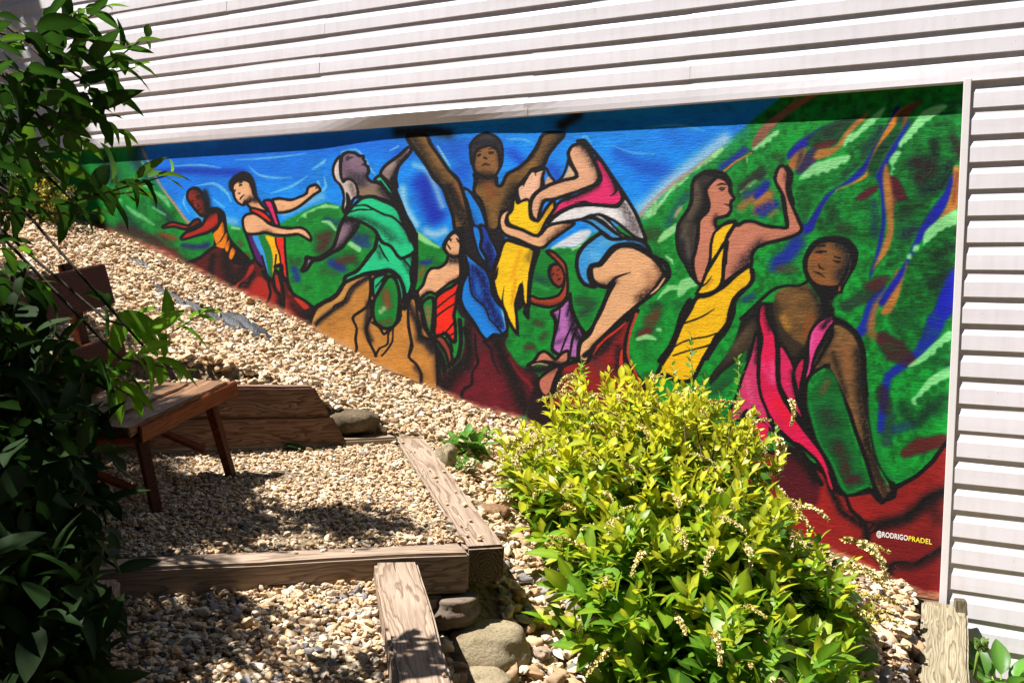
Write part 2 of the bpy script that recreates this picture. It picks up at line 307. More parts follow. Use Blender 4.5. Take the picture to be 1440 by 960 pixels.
zf(TNZ, [(898, 400), (925, 408), (915, 585), (835, 645), (778, 705), (860, 590), (895, 480)], soft=1.6, sh=[([(915, 430), (900, 560)], 4, (140, 60, 30), .6)])
zf(BLZ, [(742, 688), (705, 780), (660, 860), (560, 1010), (620, 1010), (692, 860), (725, 770), (775, 700)]); zf(TNZ, [(688, 825), (672, 890), (600, 1000), (570, 1060), (620, 1050), (690, 900)]); zf((80, 44, 44), [(490, 935), (560, 890), (610, 895), (560, 960)], soft=4)
zf((0, 108, 40), [(760, 765), (830, 690), (920, 655), (905, 870), (850, 945), (800, 1060), (650, 1080), (660, 960), (690, 850), (720, 795)], var=.42, sh=[([(820, 800), (880, 760)], 11, (4, 46, 30), .85), ([(800, 930), (870, 880)], 11, (10, 44, 34), .8)])
zf((12, 34, 190), [(905, 850), (900, 1060), (820, 1060), (840, 960)], soft=4)
dabs(.6)
LGZ = (148, 226, 152)
for p in ([(840, 118), (760, 150), (700, 228), (652, 292), (664, 312), (712, 272), (760, 216), (812, 176), (870, 130)], [(608, 372), (640, 328), (664, 335), (642, 372), (632, 432), (614, 432), (622, 398)], [(402, 302), (420, 258), (462, 238), (520, 180), (590, 130), (565, 185), (492, 242), (450, 282), (410, 308)], [(202, 452), (258, 392), (300, 374), (425, 344), (422, 376), (340, 422), (232, 452)], [(915, 590), (840, 630), (770, 690), (764, 752), (800, 724), (850, 686), (912, 660)], [(0, 312), (60, 270), (108, 232), (102, 262), (42, 312), (0, 324)], [(722, 752), (745, 752), (740, 775), (715, 778)], [(690, 795), (708, 790), (708, 812), (690, 812)]): zf(LGZ, p, 1.8, .12)
for p, r in [([(682, 306), (704, 288), (728, 262), (752, 236), (782, 208), (816, 186)], 15), ([(640, 394), (634, 424)], 13), ([(432, 300), (462, 286), (494, 258), (530, 226), (562, 196)], 14), ([(270, 448), (312, 436), (356, 422), (398, 398)], 15), ([(786, 752), (812, 732), (840, 704), (872, 684), (900, 676)], 16), ([(30, 322), (64, 300), (92, 276)], 13)]:
    for q in p: zf(VG if q[0] < 640 else (0, 116, 44), [(q[0]+r*math.cos(t), q[1]+r*.9*math.sin(t)) for t in np.linspace(0, 6.28, 9)[:-1]], 1.3)
for w, p, wd in [('r6', [(1125, 455), (1050, 520), (1000, 560), (955, 585)], [13, 12, 9, 3]), ('r6', [(1125, 605), (1050, 650), (1010, 690), (980, 730)], [15, 13, 8, 5]), ('r6', [(978, 728), (979, 734)], [10, 10])]: line(w, p, wd, LGZ, soft=3, a=.95, dry=.15)
for w, p in [('r6', [(990, 600), (1020, 580), (1050, 556), (1085, 520), (1112, 500)]), ('r6', [(1000, 730), (1030, 706), (1060, 680), (1095, 660)])]:
    for q in wp(w, p): fill('X', (0, 116, 44), [(q[0]+5.5*math.cos(t), q[1]+5.5*math.sin(t)) for t in np.linspace(0, 6.28, 9)[:-1]], soft=1.4)
for w, p, r, c, a in [('r6', [(930, 760), (980, 820), (1040, 760)], 13, (10, 52, 36), .75), ('r6', [(1000, 440), (960, 380)], 12, (10, 70, 36), .6), ('r6', [(600, 110), (640, 60)], 14, (8, 100, 44), .5), ('r6', [(1080, 560), (1110, 570)], 10, (6, 60, 34), .7), ('r6', [(1060, 760), (1100, 720)], 12, (6, 50, 34), .7)]: spray(w, p, r, c, a, .5)
# mid-hill blotches behind the figures
for w, p, r, c, a in [('B', [(780, 60), (830, 10)], 10, (96, 32, 40), .8), ('B', [(880, 180), (960, 220)], 8, (22, 40, 160), .95), ('B', [(950, 160), (1050, 140)], 8, (104, 40, 40), .8), ('B', [(560, 230), (590, 310)], 6, (22, 46, 160), .85), ('B', [(540, 170), (600, 160)], 7, (60, 60, 40), .6), ('B', [(800, 240), (900, 270)], 7, (50, 90, 40), .6), ('B', [(1090, 10), (1180, 30)], 6, (26, 66, 150), .8),
     ('C', [(470, 920), (560, 930)], 8, (24, 50, 120), .8), ('C', [(180, 920), (260, 900)], 9, (96, 34, 40), .8), ('C', [(230, 770), (330, 800)], 6, (30, 60, 120), .7), ('D', [(730, 440), (760, 520)], 7, (150, 70, 44), .9), ('D', [(700, 690), (760, 680)], 6, (130, 60, 40), .7), ('D', [(1040, 180), (1110, 170)], 4, (24, 50, 150), .9), ('D', [(1020, 300), (1050, 220)], 5, (150, 90, 50), .8),
     ('H', [(100, 420), (160, 450)], 7, (20, 76, 66), .8), ('H', [(80, 800), (130, 815)], 5, (80, 56, 40), .8), ('H', [(130, 930), (160, 900)], 5, (90, 60, 40), .7), ('H', [(450, 620), (560, 640), (480, 720)], 9, (50, 60, 50), .75), ('H', [(1060, 820), (1100, 740)], 7, (104, 60, 44), .8), ('H', [(980, 900), (1030, 880)], 7, (104, 36, 40), .85), ('H', [(1060, 660), (1110, 650)], 6, (20, 76, 40), .8), ('H', [(1020, 60), (1100, 100)], 9, (60, 80, 40), .6), ('I', [(1080, 290), (1140, 290)], 5, (96, 50, 40), .85), ('A', [(700, 720), (720, 740)], 4, (120, 70, 40), .7), ('A', [(760, 820), (780, 840)], 4, (120, 60, 40), .7)]:
    spray(w, p, r, c, a, .5)
for w, p, wd in [('A', [(1190, 540), (1260, 490), (1340, 450), (1430, 410)], [2, 6, 5, 4]), ('C', [(20, 760), (100, 730), (160, 690), (230, 660), (330, 670)], [4, 6, 3, 5, 4]), ('C', [(200, 790), (260, 800), (310, 860)], [3, 6, 3]), ('B', [(1030, 20), (1110, 70)], [6, 6]), ('C', [(990, 880), (1060, 930), (1110, 960)], [5, 5, 3]), ('F', [(150, 70), (240, 120), (340, 165)], [6, 6, 4]), ('H', [(220, 180), (280, 160), (380, 190), (460, 150)], [4, 2, 5, 3]), ('H', [(1110, 600), (1200, 510), (1290, 510)], [2, 8, 5]), ('H', [(1300, 560), (1340, 480), (1410, 460)], [9, 17, 14]), ('H', [(1120, 110), (1180, 50), (1240, 20)], [3, 10, 10]),
     ('H', [(940, 940), (1020, 920), (1090, 940)], [5, 8, 4]), ('H', [(1110, 860), (1130, 862)], [5, 5]), ('H', [(1180, 240), (1230, 280)], [2, 3]), ('H', [(80, 470), (110, 490)], [3, 2]), ('A', [(640, 600), (700, 610)], [4, 3]), ('D', [(440, 10), (510, 60)], [5, 6]), ('D', [(690, 590), (720, 560)], [3, 2])]:
    line(w, p, wd, (156, 220, 150), soft=2.2, a=.92, dry=.2)
fill('H', (222, 226, 238), [(215, 165), (330, 90), (440, 30), (520, 15), (548, 40), (500, 110), (440, 150), (380, 170), (300, 160)], soft=2)
for q in wp('C', [(30, 800), (90, 790), (140, 730), (200, 710), (260, 710), (310, 720)]).tolist()+wp('A', [(1230, 540), (1300, 500), (1370, 470)]).tolist()+wp('H', [(300, 210), (350, 200), (430, 210), (1180, 590), (1230, 560), (1330, 600)]).tolist()+wp('F', [(180, 150), (250, 190), (330, 210)]).tolist():
    fill('X', (0, 132, 50), [(q[0]+6*math.cos(t), q[1]+5*math.sin(t)) for t in np.linspace(0, 6.28, 9)[:-1]], soft=1.6)
# ---- rocks
fill('X', (92, 22, 28), [(250, 376), (264, 370), (282, 362), (297, 350), (308, 345), (320, 352), (336, 366), (352, 370), (372, 352), (386, 378), (403, 396), (412, 413), (427, 422), (441, 433), (446, 440), (440, 475), (360, 460), (290, 420)], o=2.6,
     sh=[([(318, 360), (322, 385), (330, 405)], 10, BK, .9), ([(300, 360), (296, 380), (300, 392)], 5, BK, .9), ([(345, 372), (330, 400)], 8, BK, .85), ([(430, 440), (437, 455)], 12, BK, .9)])
fill('B', (170, 44, 34), [(190, 200), (225, 195), (215, 240), (165, 300), (110, 345), (85, 400), (60, 440), (45, 400), (80, 350), (140, 310), (170, 250)], soft=1)
fill('B', (176, 44, 36), [(180, 310), (230, 280), (300, 310), (350, 370), (360, 430), (330, 520), (300, 545), (230, 540), (100, 450), (90, 400), (120, 360), (190, 350)], soft=1, sh=[([(100, 380), (160, 370), (190, 320), (240, 260)], 5, BK, .95)])
fill('B', (160, 42, 34), [(360, 380), (400, 440), (440, 520), (430, 600), (330, 560), (350, 500), (370, 440)], soft=2, sh=[([(430, 480), (430, 580)], 4, BK, .8)])
fill('B', (150, 36, 34), [(480, 480), (540, 500), (600, 580), (640, 650), (600, 700), (470, 640)], soft=3, sh=[([(560, 520), (640, 640)], 7, BK, .95)])
fill('B', (196, 56, 34), [(560, 470), (600, 470), (640, 500), (690, 545), (650, 570), (600, 520)], soft=1)
fill('B', (180, 50, 34), [(400, 280), (430, 290), (445, 350), (440, 430), (415, 380), (400, 330)], soft=1)
fill('B', (150, 44, 40), [(510, 410), (530, 430), (540, 450), (515, 440)], soft=1)
for p, wd in [([(350, 290), (345, 360), (362, 420), (345, 490), (310, 540)], 3.5), ([(385, 300), (400, 400), (440, 450), (450, 590)], 4), ([(90, 440), (90, 390), (120, 350), (180, 345), (190, 300), (230, 260)], 3), ([(440, 290), (470, 420), (470, 560)], 5), ([(300, 250), (330, 300), (380, 330)], 6), ([(500, 330), (540, 430), (640, 490), (720, 555)], 4)]: line('B', p, wd)
fill('B', OCH, [(700, 730), (690, 690), (720, 600), (760, 540), (920, 450), (985, 345), (1060, 300), (1160, 280), (1260, 260), (1300, 560), (1500, 480), (1620, 480), (1660, 700), (1740, 850), (1830, 1080), (1800, 1260), (1500, 1160), (1040, 960)], soft=1, o=3.4, var=.16,
     sh=[([(780, 900), (1000, 900)], 14, (214, 160, 92), .5)])
fill('B', (204, 154, 82), [(720, 690), (760, 590), (880, 510), (950, 440), (1010, 350), (1140, 295), (1170, 290), (1060, 370), (980, 460), (880, 560), (790, 630), (740, 710)], soft=1)
for w, p, r, a in [('B', [(750, 690), (830, 620), (910, 560), (1000, 500), (1060, 390), (1170, 310)], 4.5, .95), ('B', [(1190, 520), (1180, 640), (1170, 740), (1210, 830)], 5, .85), ('D', [(930, 520), (960, 600), (1000, 680), (1020, 780)], 6, .9), ('D', [(1020, 820), (1080, 850), (1130, 920)], 7, .9), ('I', [(270, 260), (330, 300), (340, 420), (350, 560)], 7, .9), ('I', [(140, 460), (190, 520), (195, 600)], 4, .6), ('D', [(1000, 560), (1010, 700)], 5, .7)]:
    spray(w, p, r, (24, 22, 34), a, .45)
for w, p, wd in [('B', [(745, 720), (770, 660), (880, 590), (900, 540), (980, 500), (1030, 400), (1110, 330)], [2, 3, 2, 3, 2, 2]), ('D', [(600, 290), (610, 400), (580, 540), (470, 620), (460, 660), (490, 730), (480, 820), (490, 900), (470, 940)], [5, 5, 4, 4, 3.5, 4, 4, 4]), ('D', [(610, 500), (615, 620), (570, 720), (590, 830), (640, 930), (650, 960)], [6, 5, 5, 4, 5]), ('D', [(620, 680), (680, 720), (720, 780), (760, 740)], 3.5), ('D', [(920, 470), (925, 640), (945, 800), (960, 880), (930, 960)], [4, 3, 3.5, 4]), ('D', [(860, 540), (850, 660), (760, 760), (750, 860), (680, 900), (650, 960)], [5, 4, 3, 3, 4]), ('D', [(870, 620), (800, 720), (790, 840), (730, 930), (700, 960)], [2.5, 2.5, 3, 3]), ('D', [(985, 420), (1000, 540), (1040, 600), (1060, 720), (1120, 800)], [7, 5, 4, 5]), ('D', [(990, 480), (1000, 620), (1030, 720), (1020, 800), (1090, 830)], [3, 3, 3, 3]),
     ('I', [(80, 0), (85, 120), (110, 250), (90, 370), (150, 430), (195, 520), (180, 640)], [3, 3.5, 3.5, 4, 4, 4]), ('I', [(160, 60), (180, 180), (230, 210), (300, 240), (330, 340), (340, 480), (340, 640)], [3, 4, 4, 6, 7, 7])]: line(w, p, wd)
fill('I', (104, 18, 38), [(350, 690), (340, 600), (420, 480), (520, 400), (560, 250), (560, 60), (640, 60), (900, 120), (900, 260), (950, 350), (1020, 440), (1180, 530), (1160, 660), (1090, 800), (1060, 870), (900, 870), (700, 850), (520, 790)], soft=2, var=.25,
     sh=[([(350, 560), (380, 660), (430, 560), (520, 420)], 12, BK, .95), ([(580, 120), (600, 300), (590, 440)], 8, BK, .95), ([(830, 230), (880, 380), (960, 530), (1020, 680), (1070, 800)], 11, BK, .95), ([(1180, 540), (1150, 600)], 9, BK, .9), ([(620, 60), (760, 120), (860, 230)], 8, BK, .8), ([(560, 470), (480, 500)], 7, BK, .6), ([(640, 240), (700, 300)], 8, (70, 50, 60), .5)])
for p, wd in [([(650, 180), (655, 330), (675, 420), (625, 500), (620, 600), (540, 660), (540, 780)], [3, 3.5, 3.5, 4, 4, 6]), ([(720, 240), (780, 300), (800, 400), (860, 520)], [4, 4, 3, 1]), ([(820, 200), (870, 330), (930, 460), (1000, 580)], [3, 4, 4, 5]), ([(520, 60), (530, 250), (500, 380), (420, 450)], [7, 6, 6, 7]), ([(560, 130), (590, 260), (580, 400), (480, 470)], [6, 5, 4, 2])]: line('I', p, wd)
line('I', [(940, 380), (1010, 500), (1110, 600), (1150, 660)], [2, 4, 6, 6], (150, 26, 44), soft=3, a=.7)
fill('X', (34, 14, 24), [(742, 596), (750, 545), (762, 530), (790, 540), (800, 600)], soft=2)
fill('J', (150, 32, 34), [(1060, -20), (1010, 60), (975, 200), (965, 320), (985, 420), (1050, 520), (1130, 640), (1130, 800), (300, 800), (330, 690), (380, 560), (430, 450), (560, 400), (660, 360), (780, 230), (960, 70)], o=3, var=.22,
     sh=[([(690, 360), (780, 290), (880, 120)], 9, (20, 14, 24), .85), ([(900, 300), (890, 480)], 7, (20, 14, 24), .8), ([(700, 420), (760, 480)], 9, (90, 60, 66), .4), ([(340, 690), (400, 520)], 7, BK, .9)])
line('J', [(670, 355), (760, 240), (880, 150), (960, 80)], [4, 4, 3, 2], (206, 56, 40)); line('J', [(1050, 10), (1000, 150), (975, 330), (1010, 440), (1090, 600)], [4, 3, 3, 3], (206, 60, 44)); line('J', [(930, 320), (920, 420), (935, 500)], [4, 5, 4], (206, 60, 44))
line('J', [(1020, 30), (960, 200), (945, 340), (960, 460), (1040, 560)], [4, 4, 4, 4])
fill('X', (146, 32, 32), [(1060, 640), (1120, 640), (1165, 670), (1178, 690), (1194, 695), (1226, 690), (1257, 685), (1290, 668), (1312, 648), (1340, 630), (1340, 860), (1200, 860), (1060, 700)], o=3.4, var=.2,
     sh=[([(1170, 690), (1185, 720), (1215, 740), (1218, 760)], 6, BK, .95)])
for w, p, r, a in [('P', [(1170, 80), (1060, 130), (960, 220), (840, 300), (640, 350)], 12, .95), ('P', [(700, 350), (620, 360)], 6, .8), ('P', [(1150, 560), (1050, 640), (900, 690), (760, 690), (700, 790)], 9, .92), ('P', [(520, 330), (540, 430), (560, 560), (680, 680)], 5, .8), ('P', [(1100, 200), (1130, 300)], 14, .5)]: spray(w, p, r, (16, 12, 20), a, .3)
spray('P', [(680, 500), (900, 560), (1080, 480)], 22, (116, 20, 30), .75, .3); spray('P', [(800, 800), (1000, 840), (1120, 740)], 16, (120, 20, 28), .6, .4)
for p, wd in [([(350, 80), (400, 220), (500, 310), (540, 440), (560, 540), (660, 640), (690, 780)], [5, 6, 5, 5, 4, 5]), ([(1180, 60), (1090, 90), (1000, 150), (950, 220), (880, 260), (840, 300), (740, 310), (660, 350), (610, 390), (560, 420)], [4, 5, 5, 6, 4, 5, 3, 3]), ([(1160, 550), (1080, 590), (1000, 640), (930, 680), (860, 660), (760, 670), (700, 720)], [6, 4, 5, 3, 4, 5]), ([(510, 320), (590, 330), (540, 400)], [3, 4, 3])]: line('P', p, wd)
# ---- figure 1: bald man reaching, orange wrap
fill('A', BK, [(440, 440), (520, 428), (575, 470), (592, 540), (605, 640), (650, 720), (720, 790), (800, 880), (760, 920), (650, 900), (590, 800), (540, 765), (480, 770), (490, 680), (470, 640), (500, 560)])
for p in ([(556, 552), (572, 640), (540, 705), (505, 738), (488, 690), (480, 650), (520, 612)], [(592, 645), (596, 690), (572, 775), (500, 752), (545, 715), (575, 665)], [(612, 705), (616, 750), (600, 805), (578, 780), (590, 735)], [(640, 770), (665, 802), (635, 868), (612, 850), (622, 800)]): fill('A', (238, 142, 26), p, soft=.7, sh=[([p[0], p[1]], 3, (150, 70, 10), .6)])
fill('A', (176, 42, 28), [(350, 528), (372, 560), (320, 592), (240, 614), (150, 592), (62, 602), (55, 588), (130, 555), (200, 568), (270, 582), (310, 545)], o=1.9, sh=[([(360, 540), (300, 600)], 4, BK, .5)])
fill('A', (186, 42, 26), [(520, 470), (532, 560), (500, 602), (430, 642), (340, 668), (262, 692), (215, 700), (208, 685), (250, 642), (330, 612), (390, 572), (420, 510), (470, 470)], o=2.1, sh=[([(540, 500), (530, 580), (420, 655)], 4, BK, .75), ([(480, 470), (420, 520)], 5, BK, .5)])
fill('A', (140, 42, 34), [(300, 270), (345, 270), (385, 310), (405, 370), (430, 420), (440, 470), (412, 502), (370, 496), (330, 452), (290, 402), (260, 352), (265, 300)], o=2, sh=[([(350, 270), (400, 340), (430, 430)], 7, BK, .8), ([(400, 490), (440, 450)], 5, BK, .7)])
spray('A', [(410, 300), (430, 360), (440, 430)], 5, BK, .9, .2)
for p, wd in [([(285, 385), (310, 375)], 2), ([(335, 345), (365, 330)], 2.2), ([(345, 400), (360, 415), (345, 425)], 1.6), ([(350, 455), (375, 440)], 1.8), ([(300, 402), (312, 398)], 2), ([(345, 362), (365, 352)], 2)]: line('A', p, wd)
# ---- figure 2: young man in a rainbow sash
for c, p in [((84, 26, 112), [(760, 655), (815, 668), (835, 740), (885, 830), (895, 930), (835, 880), (805, 790)]), ((60, 160, 232), [(810, 668), (862, 668), (885, 740), (922, 830), (945, 960), (956, 1020), (930, 1000), (885, 840), (840, 750)]), ((0, 132, 60), [(860, 665), (922, 670), (952, 740), (978, 830), (980, 960), (990, 1018), (960, 1010), (942, 960), (920, 840), (890, 750)]), ((250, 190, 16), [(918, 668), (1002, 688), (1012, 740), (1032, 820), (1048, 930), (1010, 930), (988, 1015), (978, 960), (982, 860), (960, 760)]), ((238, 50, 36), [(1002, 690), (1078, 695), (1082, 800), (1098, 960), (1100, 1040), (1062, 960), (1042, 830), (1020, 760)])]: fill('A', c, p, soft=.8)
for p, wd in [([(755, 650), (800, 780), (840, 880), (890, 930)], 4), ([(890, 840), (930, 980), (955, 1030)], 3), ([(1005, 690), (1010, 740), (1040, 830), (1050, 940)], 2.4), ([(1082, 690), (1085, 800), (1100, 960), (1110, 1050)], 3.4), ([(1010, 830), (1000, 930), (985, 1020)], 2.4), ([(1000, 930), (1050, 920), (1060, 1000), (1110, 1060)], [5, 7, 6, 5])]: line('A', p, wd)
fill('A', PEA, [(980, 368), (1040, 355), (1130, 368), (1200, 345), (1265, 312), (1280, 262), (1340, 240), (1372, 260), (1380, 292), (1330, 322), (1270, 372), (1220, 412), (1150, 452), (1080, 472), (1020, 472), (1000, 420)], o=2.1, sh=[([(1380, 300), (1270, 390), (1160, 460), (1030, 480)], 4, (120, 70, 50), .7)])
line('A', [(1345, 268), (1362, 258)], 2)
fill('A', PEA, [(640, 262), (660, 222), (720, 196), (780, 212), (810, 270), (822, 320), (860, 372), (900, 422), (945, 465), (870, 452), (790, 430), (762, 400), (730, 412), (690, 392), (660, 352), (650, 310)], o=1.9, sh=[([(760, 385), (800, 360), (840, 370)], 5, (40, 24, 24), .9), ([(800, 240), (830, 320)], 4, (120, 70, 50), .7)])
fill('A', (24, 20, 24), [(610, 260), (612, 212), (650, 166), (720, 128), (782, 138), (822, 190), (842, 260), (856, 335), (900, 400), (870, 390), (825, 315), (800, 252), (768, 206), (715, 196), (665, 216), (642, 256), (648, 305), (622, 292)], soft=1.4)
for p, wd in [([(700, 225), (722, 215)], 2), ([(703, 245), (718, 240)], 2.6), ([(655, 300), (665, 285)], 2), ([(690, 310), (700, 315), (705, 305)], 1.4), ([(705, 365), (712, 350), (742, 322)], [1.2, 2.4, 1]), ([(735, 410), (745, 385), (790, 380)], [3, 4, 2])]: line('A', p, wd)
fill('A', (232, 52, 28), [(800, 436), (870, 450), (932, 490), (972, 540), (960, 562), (890, 520), (830, 482), (795, 460)], o=1.8)
fill('A', (226, 44, 118), [(905, 375), (962, 370), (988, 420), (1012, 500), (1034, 575), (1000, 576), (975, 520), (945, 450), (915, 400)], o=1.8)
fill('A', PEA, [(728, 532), (758, 492), (820, 480), (882, 512), (960, 572), (1040, 596), (1120, 606), (1210, 600), (1262, 622), (1300, 672), (1302, 712), (1250, 682), (1190, 656), (1100, 666), (1000, 662), (920, 642), (860, 652), (762, 650), (735, 600)], o=2.1, sh=[([(860, 655), (930, 630), (1000, 670)], 4, (120, 74, 56), .7), ([(1240, 690), (1180, 665)], 3, (120, 74, 56), .5)])
# ---- figure 3: woman in a green robe
GRE = (28, 206, 146)
fill('D', GRE, [(660, -20), (640, 60), (600, 110), (500, 240), (400, 290), (385, 340), (440, 320), (560, 270), (680, 250), (760, 240), (820, 280), (870, 350), (900, 440), (930, 440), (960, 380), (950, 260), (980, 100), (985, -60), (900, -200), (700, -120)], o=2.8, sh=[([(850, 40), (880, 150), (940, 260)], 4, (10, 90, 70), .8), ([(660, 40), (690, 130)], 4, (10, 80, 60), .7), ([(930, 60), (970, 180)], 6, (10, 60, 60), .75), ([(750, 235), (850, 290), (890, 400)], 4, (10, 100, 80), .5)])
fill('D', (20, 178, 126), [(630, 310), (700, 280), (740, 275), (690, 390), (640, 470), (625, 400)], o=2.2); fill('D', (20, 170, 120), [(840, 290), (880, 380), (885, 470), (865, 520), (850, 420), (820, 320)], o=2.2)
fill('D', (0, 138, 52), [(750, 300), (800, 300), (840, 380), (850, 520), (830, 660), (790, 720), (720, 730), (650, 680), (625, 580), (640, 480), (690, 400)], o=2.4, sh=[([(730, 430), (750, 540)], 8, (150, 70, 44), .85), ([(700, 690), (760, 670)], 6, (130, 60, 40), .7), ([(690, 590), (720, 560)], 4, (170, 200, 150), .8)])
for p, wd in [([(680, 30), (720, 110), (760, 165)], [2, 3, 1]), ([(850, 20), (860, 110), (930, 200), (955, 260)], [1, 2, 3, 2]), ([(900, -20), (950, 80), (975, 160)], [2, 2.4, 3]), ([(600, 275), (700, 260), (770, 245), (850, 300), (890, 420)], [5, 6, 7, 5, 5]), ([(985, -60), (985, 120), (975, 330), (940, 450), (890, 560)], [8, 8, 9, 9, 7]), ([(650, 380), (730, 290)], [2, 3]), ([(940, 440), (990, 470)], [8, 8])]: line('D', p, wd)
fill('C', (146, 118, 140), [(355, 300), (370, 230), (420, 205), (480, 215), (510, 235), (548, 240), (545, 262), (562, 285), (560, 310), (585, 330), (590, 372), (575, 400), (585, 430), (620, 455), (680, 470), (740, 530), (790, 600), (830, 640), (640, 580), (500, 580), (480, 480), (420, 430), (365, 440), (355, 370)], o=2.2, sh=[([(440, 400), (520, 420), (570, 410)], 8, (60, 56, 64), .8), ([(500, 470), (540, 480)], 8, (50, 46, 50), .8), ([(520, 545), (620, 530), (680, 540)], 9, (150, 130, 96), .9), ([(700, 520), (800, 620)], 7, (40, 36, 40), .8), ([(370, 240), (400, 360)], 7, (110, 88, 108), .6)])
line('C', [(400, 268), (412, 245), (425, 235)], [1, 2.2, 1]); line('C', [(408, 275), (430, 255), (455, 245)], [1, 2.4, 1.4]); line('C', [(535, 312), (560, 300)], 2); line('C', [(535, 260), (550, 268)], 1.8)
fill('C', (222, 204, 198), [(350, 240), (320, 270), (295, 320), (290, 380), (310, 440), (350, 480), (375, 540), (382, 600), (372, 680), (385, 712), (400, 680), (412, 640), (408, 560), (425, 600), (430, 640), (415, 672), (440, 640), (470, 590), (495, 585), (500, 540), (480, 470), (440, 435), (400, 435), (375, 455), (355, 400), (350, 320)], o=2, sh=[([(440, 480), (470, 560)], 5, (110, 90, 90), .7), ([(300, 330), (310, 420)], 3, (250, 235, 230), .7)])
line('C', [(405, 550), (425, 600), (418, 670), (390, 710)], 2.6)
fill('C', (156, 134, 132), [(690, 385), (720, 330), (780, 280), (850, 230), (920, 165), (950, 170), (940, 210), (890, 270), (840, 330), (820, 420), (830, 500), (790, 480), (730, 430)], o=2.4, sh=[([(920, 240), (840, 320), (810, 450)], 7, BK, .9), ([(760, 330), (800, 310)], 6, (190, 165, 158), .7)])
fill('C', GRE, [(640, 440), (685, 402), (730, 450), (780, 520), (820, 600), (860, 680), (870, 720), (820, 640), (770, 580), (720, 510), (690, 465)], o=2.2)
fill('C', GRE, [(390, 752), (430, 690), (480, 640), (540, 590), (620, 580), (700, 610), (790, 650), (840, 700), (880, 790), (900, 840), (960, 960), (980, 1040), (860, 1100), (780, 1000), (700, 960), (640, 860), (540, 800), (470, 770)], o=2.4, sh=[([(430, 760), (560, 770), (700, 850), (780, 930)], 6, (10, 96, 70), .85), ([(880, 780), (960, 940)], 7, (10, 60, 60), .8), ([(760, 860), (860, 960)], 6, (14, 130, 100), .6)])
for p, wd in [([(400, 720), (500, 690), (570, 690), (630, 690)], [2, 3, 1]), ([(480, 660), (560, 650), (640, 690), (720, 730), (790, 750), (850, 800), (900, 860), (940, 960)], [2, 3, 3, 3.4, 3, 3, 2]), ([(800, 430), (810, 520), (850, 620), (900, 740), (960, 880), (985, 960)], [9, 8, 7, 7, 8, 8]), ([(690, 450), (760, 540), (850, 650)], [3, 3, 3])]: line('C', p, wd)
fill('C', (146, 122, 138), [(380, 770), (440, 770), (500, 790), (500, 830), (450, 900), (400, 960), (360, 1010), (250, 1070), (180, 1110), (120, 1120), (70, 1190), (25, 1205), (60, 1140), (65, 1090), (110, 1100), (180, 1090), (270, 1030), (310, 960), (340, 860)], o=2.6, sh=[([(490, 800), (430, 930), (330, 1040)], 7, BK, .85), ([(380, 780), (450, 785)], 6, BK, .85)])
# ---- central man with raised arms
BR2 = (134, 98, 50)
fill('E', BR2, [(80, 180), (230, 180), (270, 250), (340, 350), (430, 480), (500, 550), (540, 640), (580, 780), (600, 900), (610, 1000), (490, 1000), (460, 860), (420, 740), (380, 630), (300, 540), (240, 440), (170, 340), (100, 250)], o=2.8, var=.25, sh=[([(120, 200), (200, 340), (300, 500), (420, 660), (480, 860)], 8, (28, 24, 28), .7), ([(430, 620), (510, 760), (560, 920)], 8, BK, .92), ([(230, 200), (350, 400)], 6, (150, 110, 60), .6), ([(500, 600), (560, 760)], 5, (150, 96, 60), .7)])
line('E', [(330, 270), (380, 350), (440, 440)], [2, 3, 1], (150, 205, 235), soft=2)
fill('E', BR2, [(1230, 170), (1400, 170), (1330, 260), (1270, 340), (1230, 430), (1200, 470), (1130, 470), (1060, 590), (990, 680), (960, 800), (870, 830), (850, 960), (760, 1000), (740, 900), (700, 740), (640, 660), (650, 560), (650, 500), (820, 520), (830, 590), (855, 612), (880, 590), (920, 510), (1010, 460), (1090, 390), (1170, 280)], o=2.6, var=.28,
     sh=[([(1370, 200), (1280, 320), (1220, 440)], 9, (40, 34, 34), .85), ([(1200, 230), (1130, 360), (1010, 470)], 4, (40, 32, 30), .7), ([(1000, 620), (950, 720), (900, 830)], 10, BK, .92), ([(680, 540), (720, 540), (800, 530)], 11, BK, .9), ([(1000, 560), (1100, 500)], 8, (120, 84, 46), .6), ([(760, 600), (780, 680)], 9, (150, 84, 50), .7), ([(720, 800), (750, 960)], 7, (50, 36, 30), .6)])
fill('E', (150, 104, 60), [(640, 380), (660, 310), (720, 280), (790, 270), (845, 310), (858, 390), (855, 460), (820, 520), (760, 545), (690, 520), (645, 480), (632, 430)], o=2.2, sh=[([(650, 320), (640, 420), (660, 500)], 4, (90, 74, 50), .7), ([(700, 515), (790, 520)], 6, (30, 24, 26), .8), ([(840, 330), (855, 450)], 4, (80, 60, 40), .7)])
fill('E', (52, 46, 54), [(608, 340), (610, 260), (650, 210), (690, 180), (750, 165), (820, 190), (865, 240), (880, 310), (878, 400), (862, 450), (855, 380), (845, 310), (800, 272), (740, 272), (670, 300), (640, 350), (632, 410), (620, 420)], o=2, sh=[([(640, 250), (720, 230), (820, 240)], 6, (24, 22, 28), .6), ([(700, 200), (780, 200)], 5, (78, 70, 76), .6)])
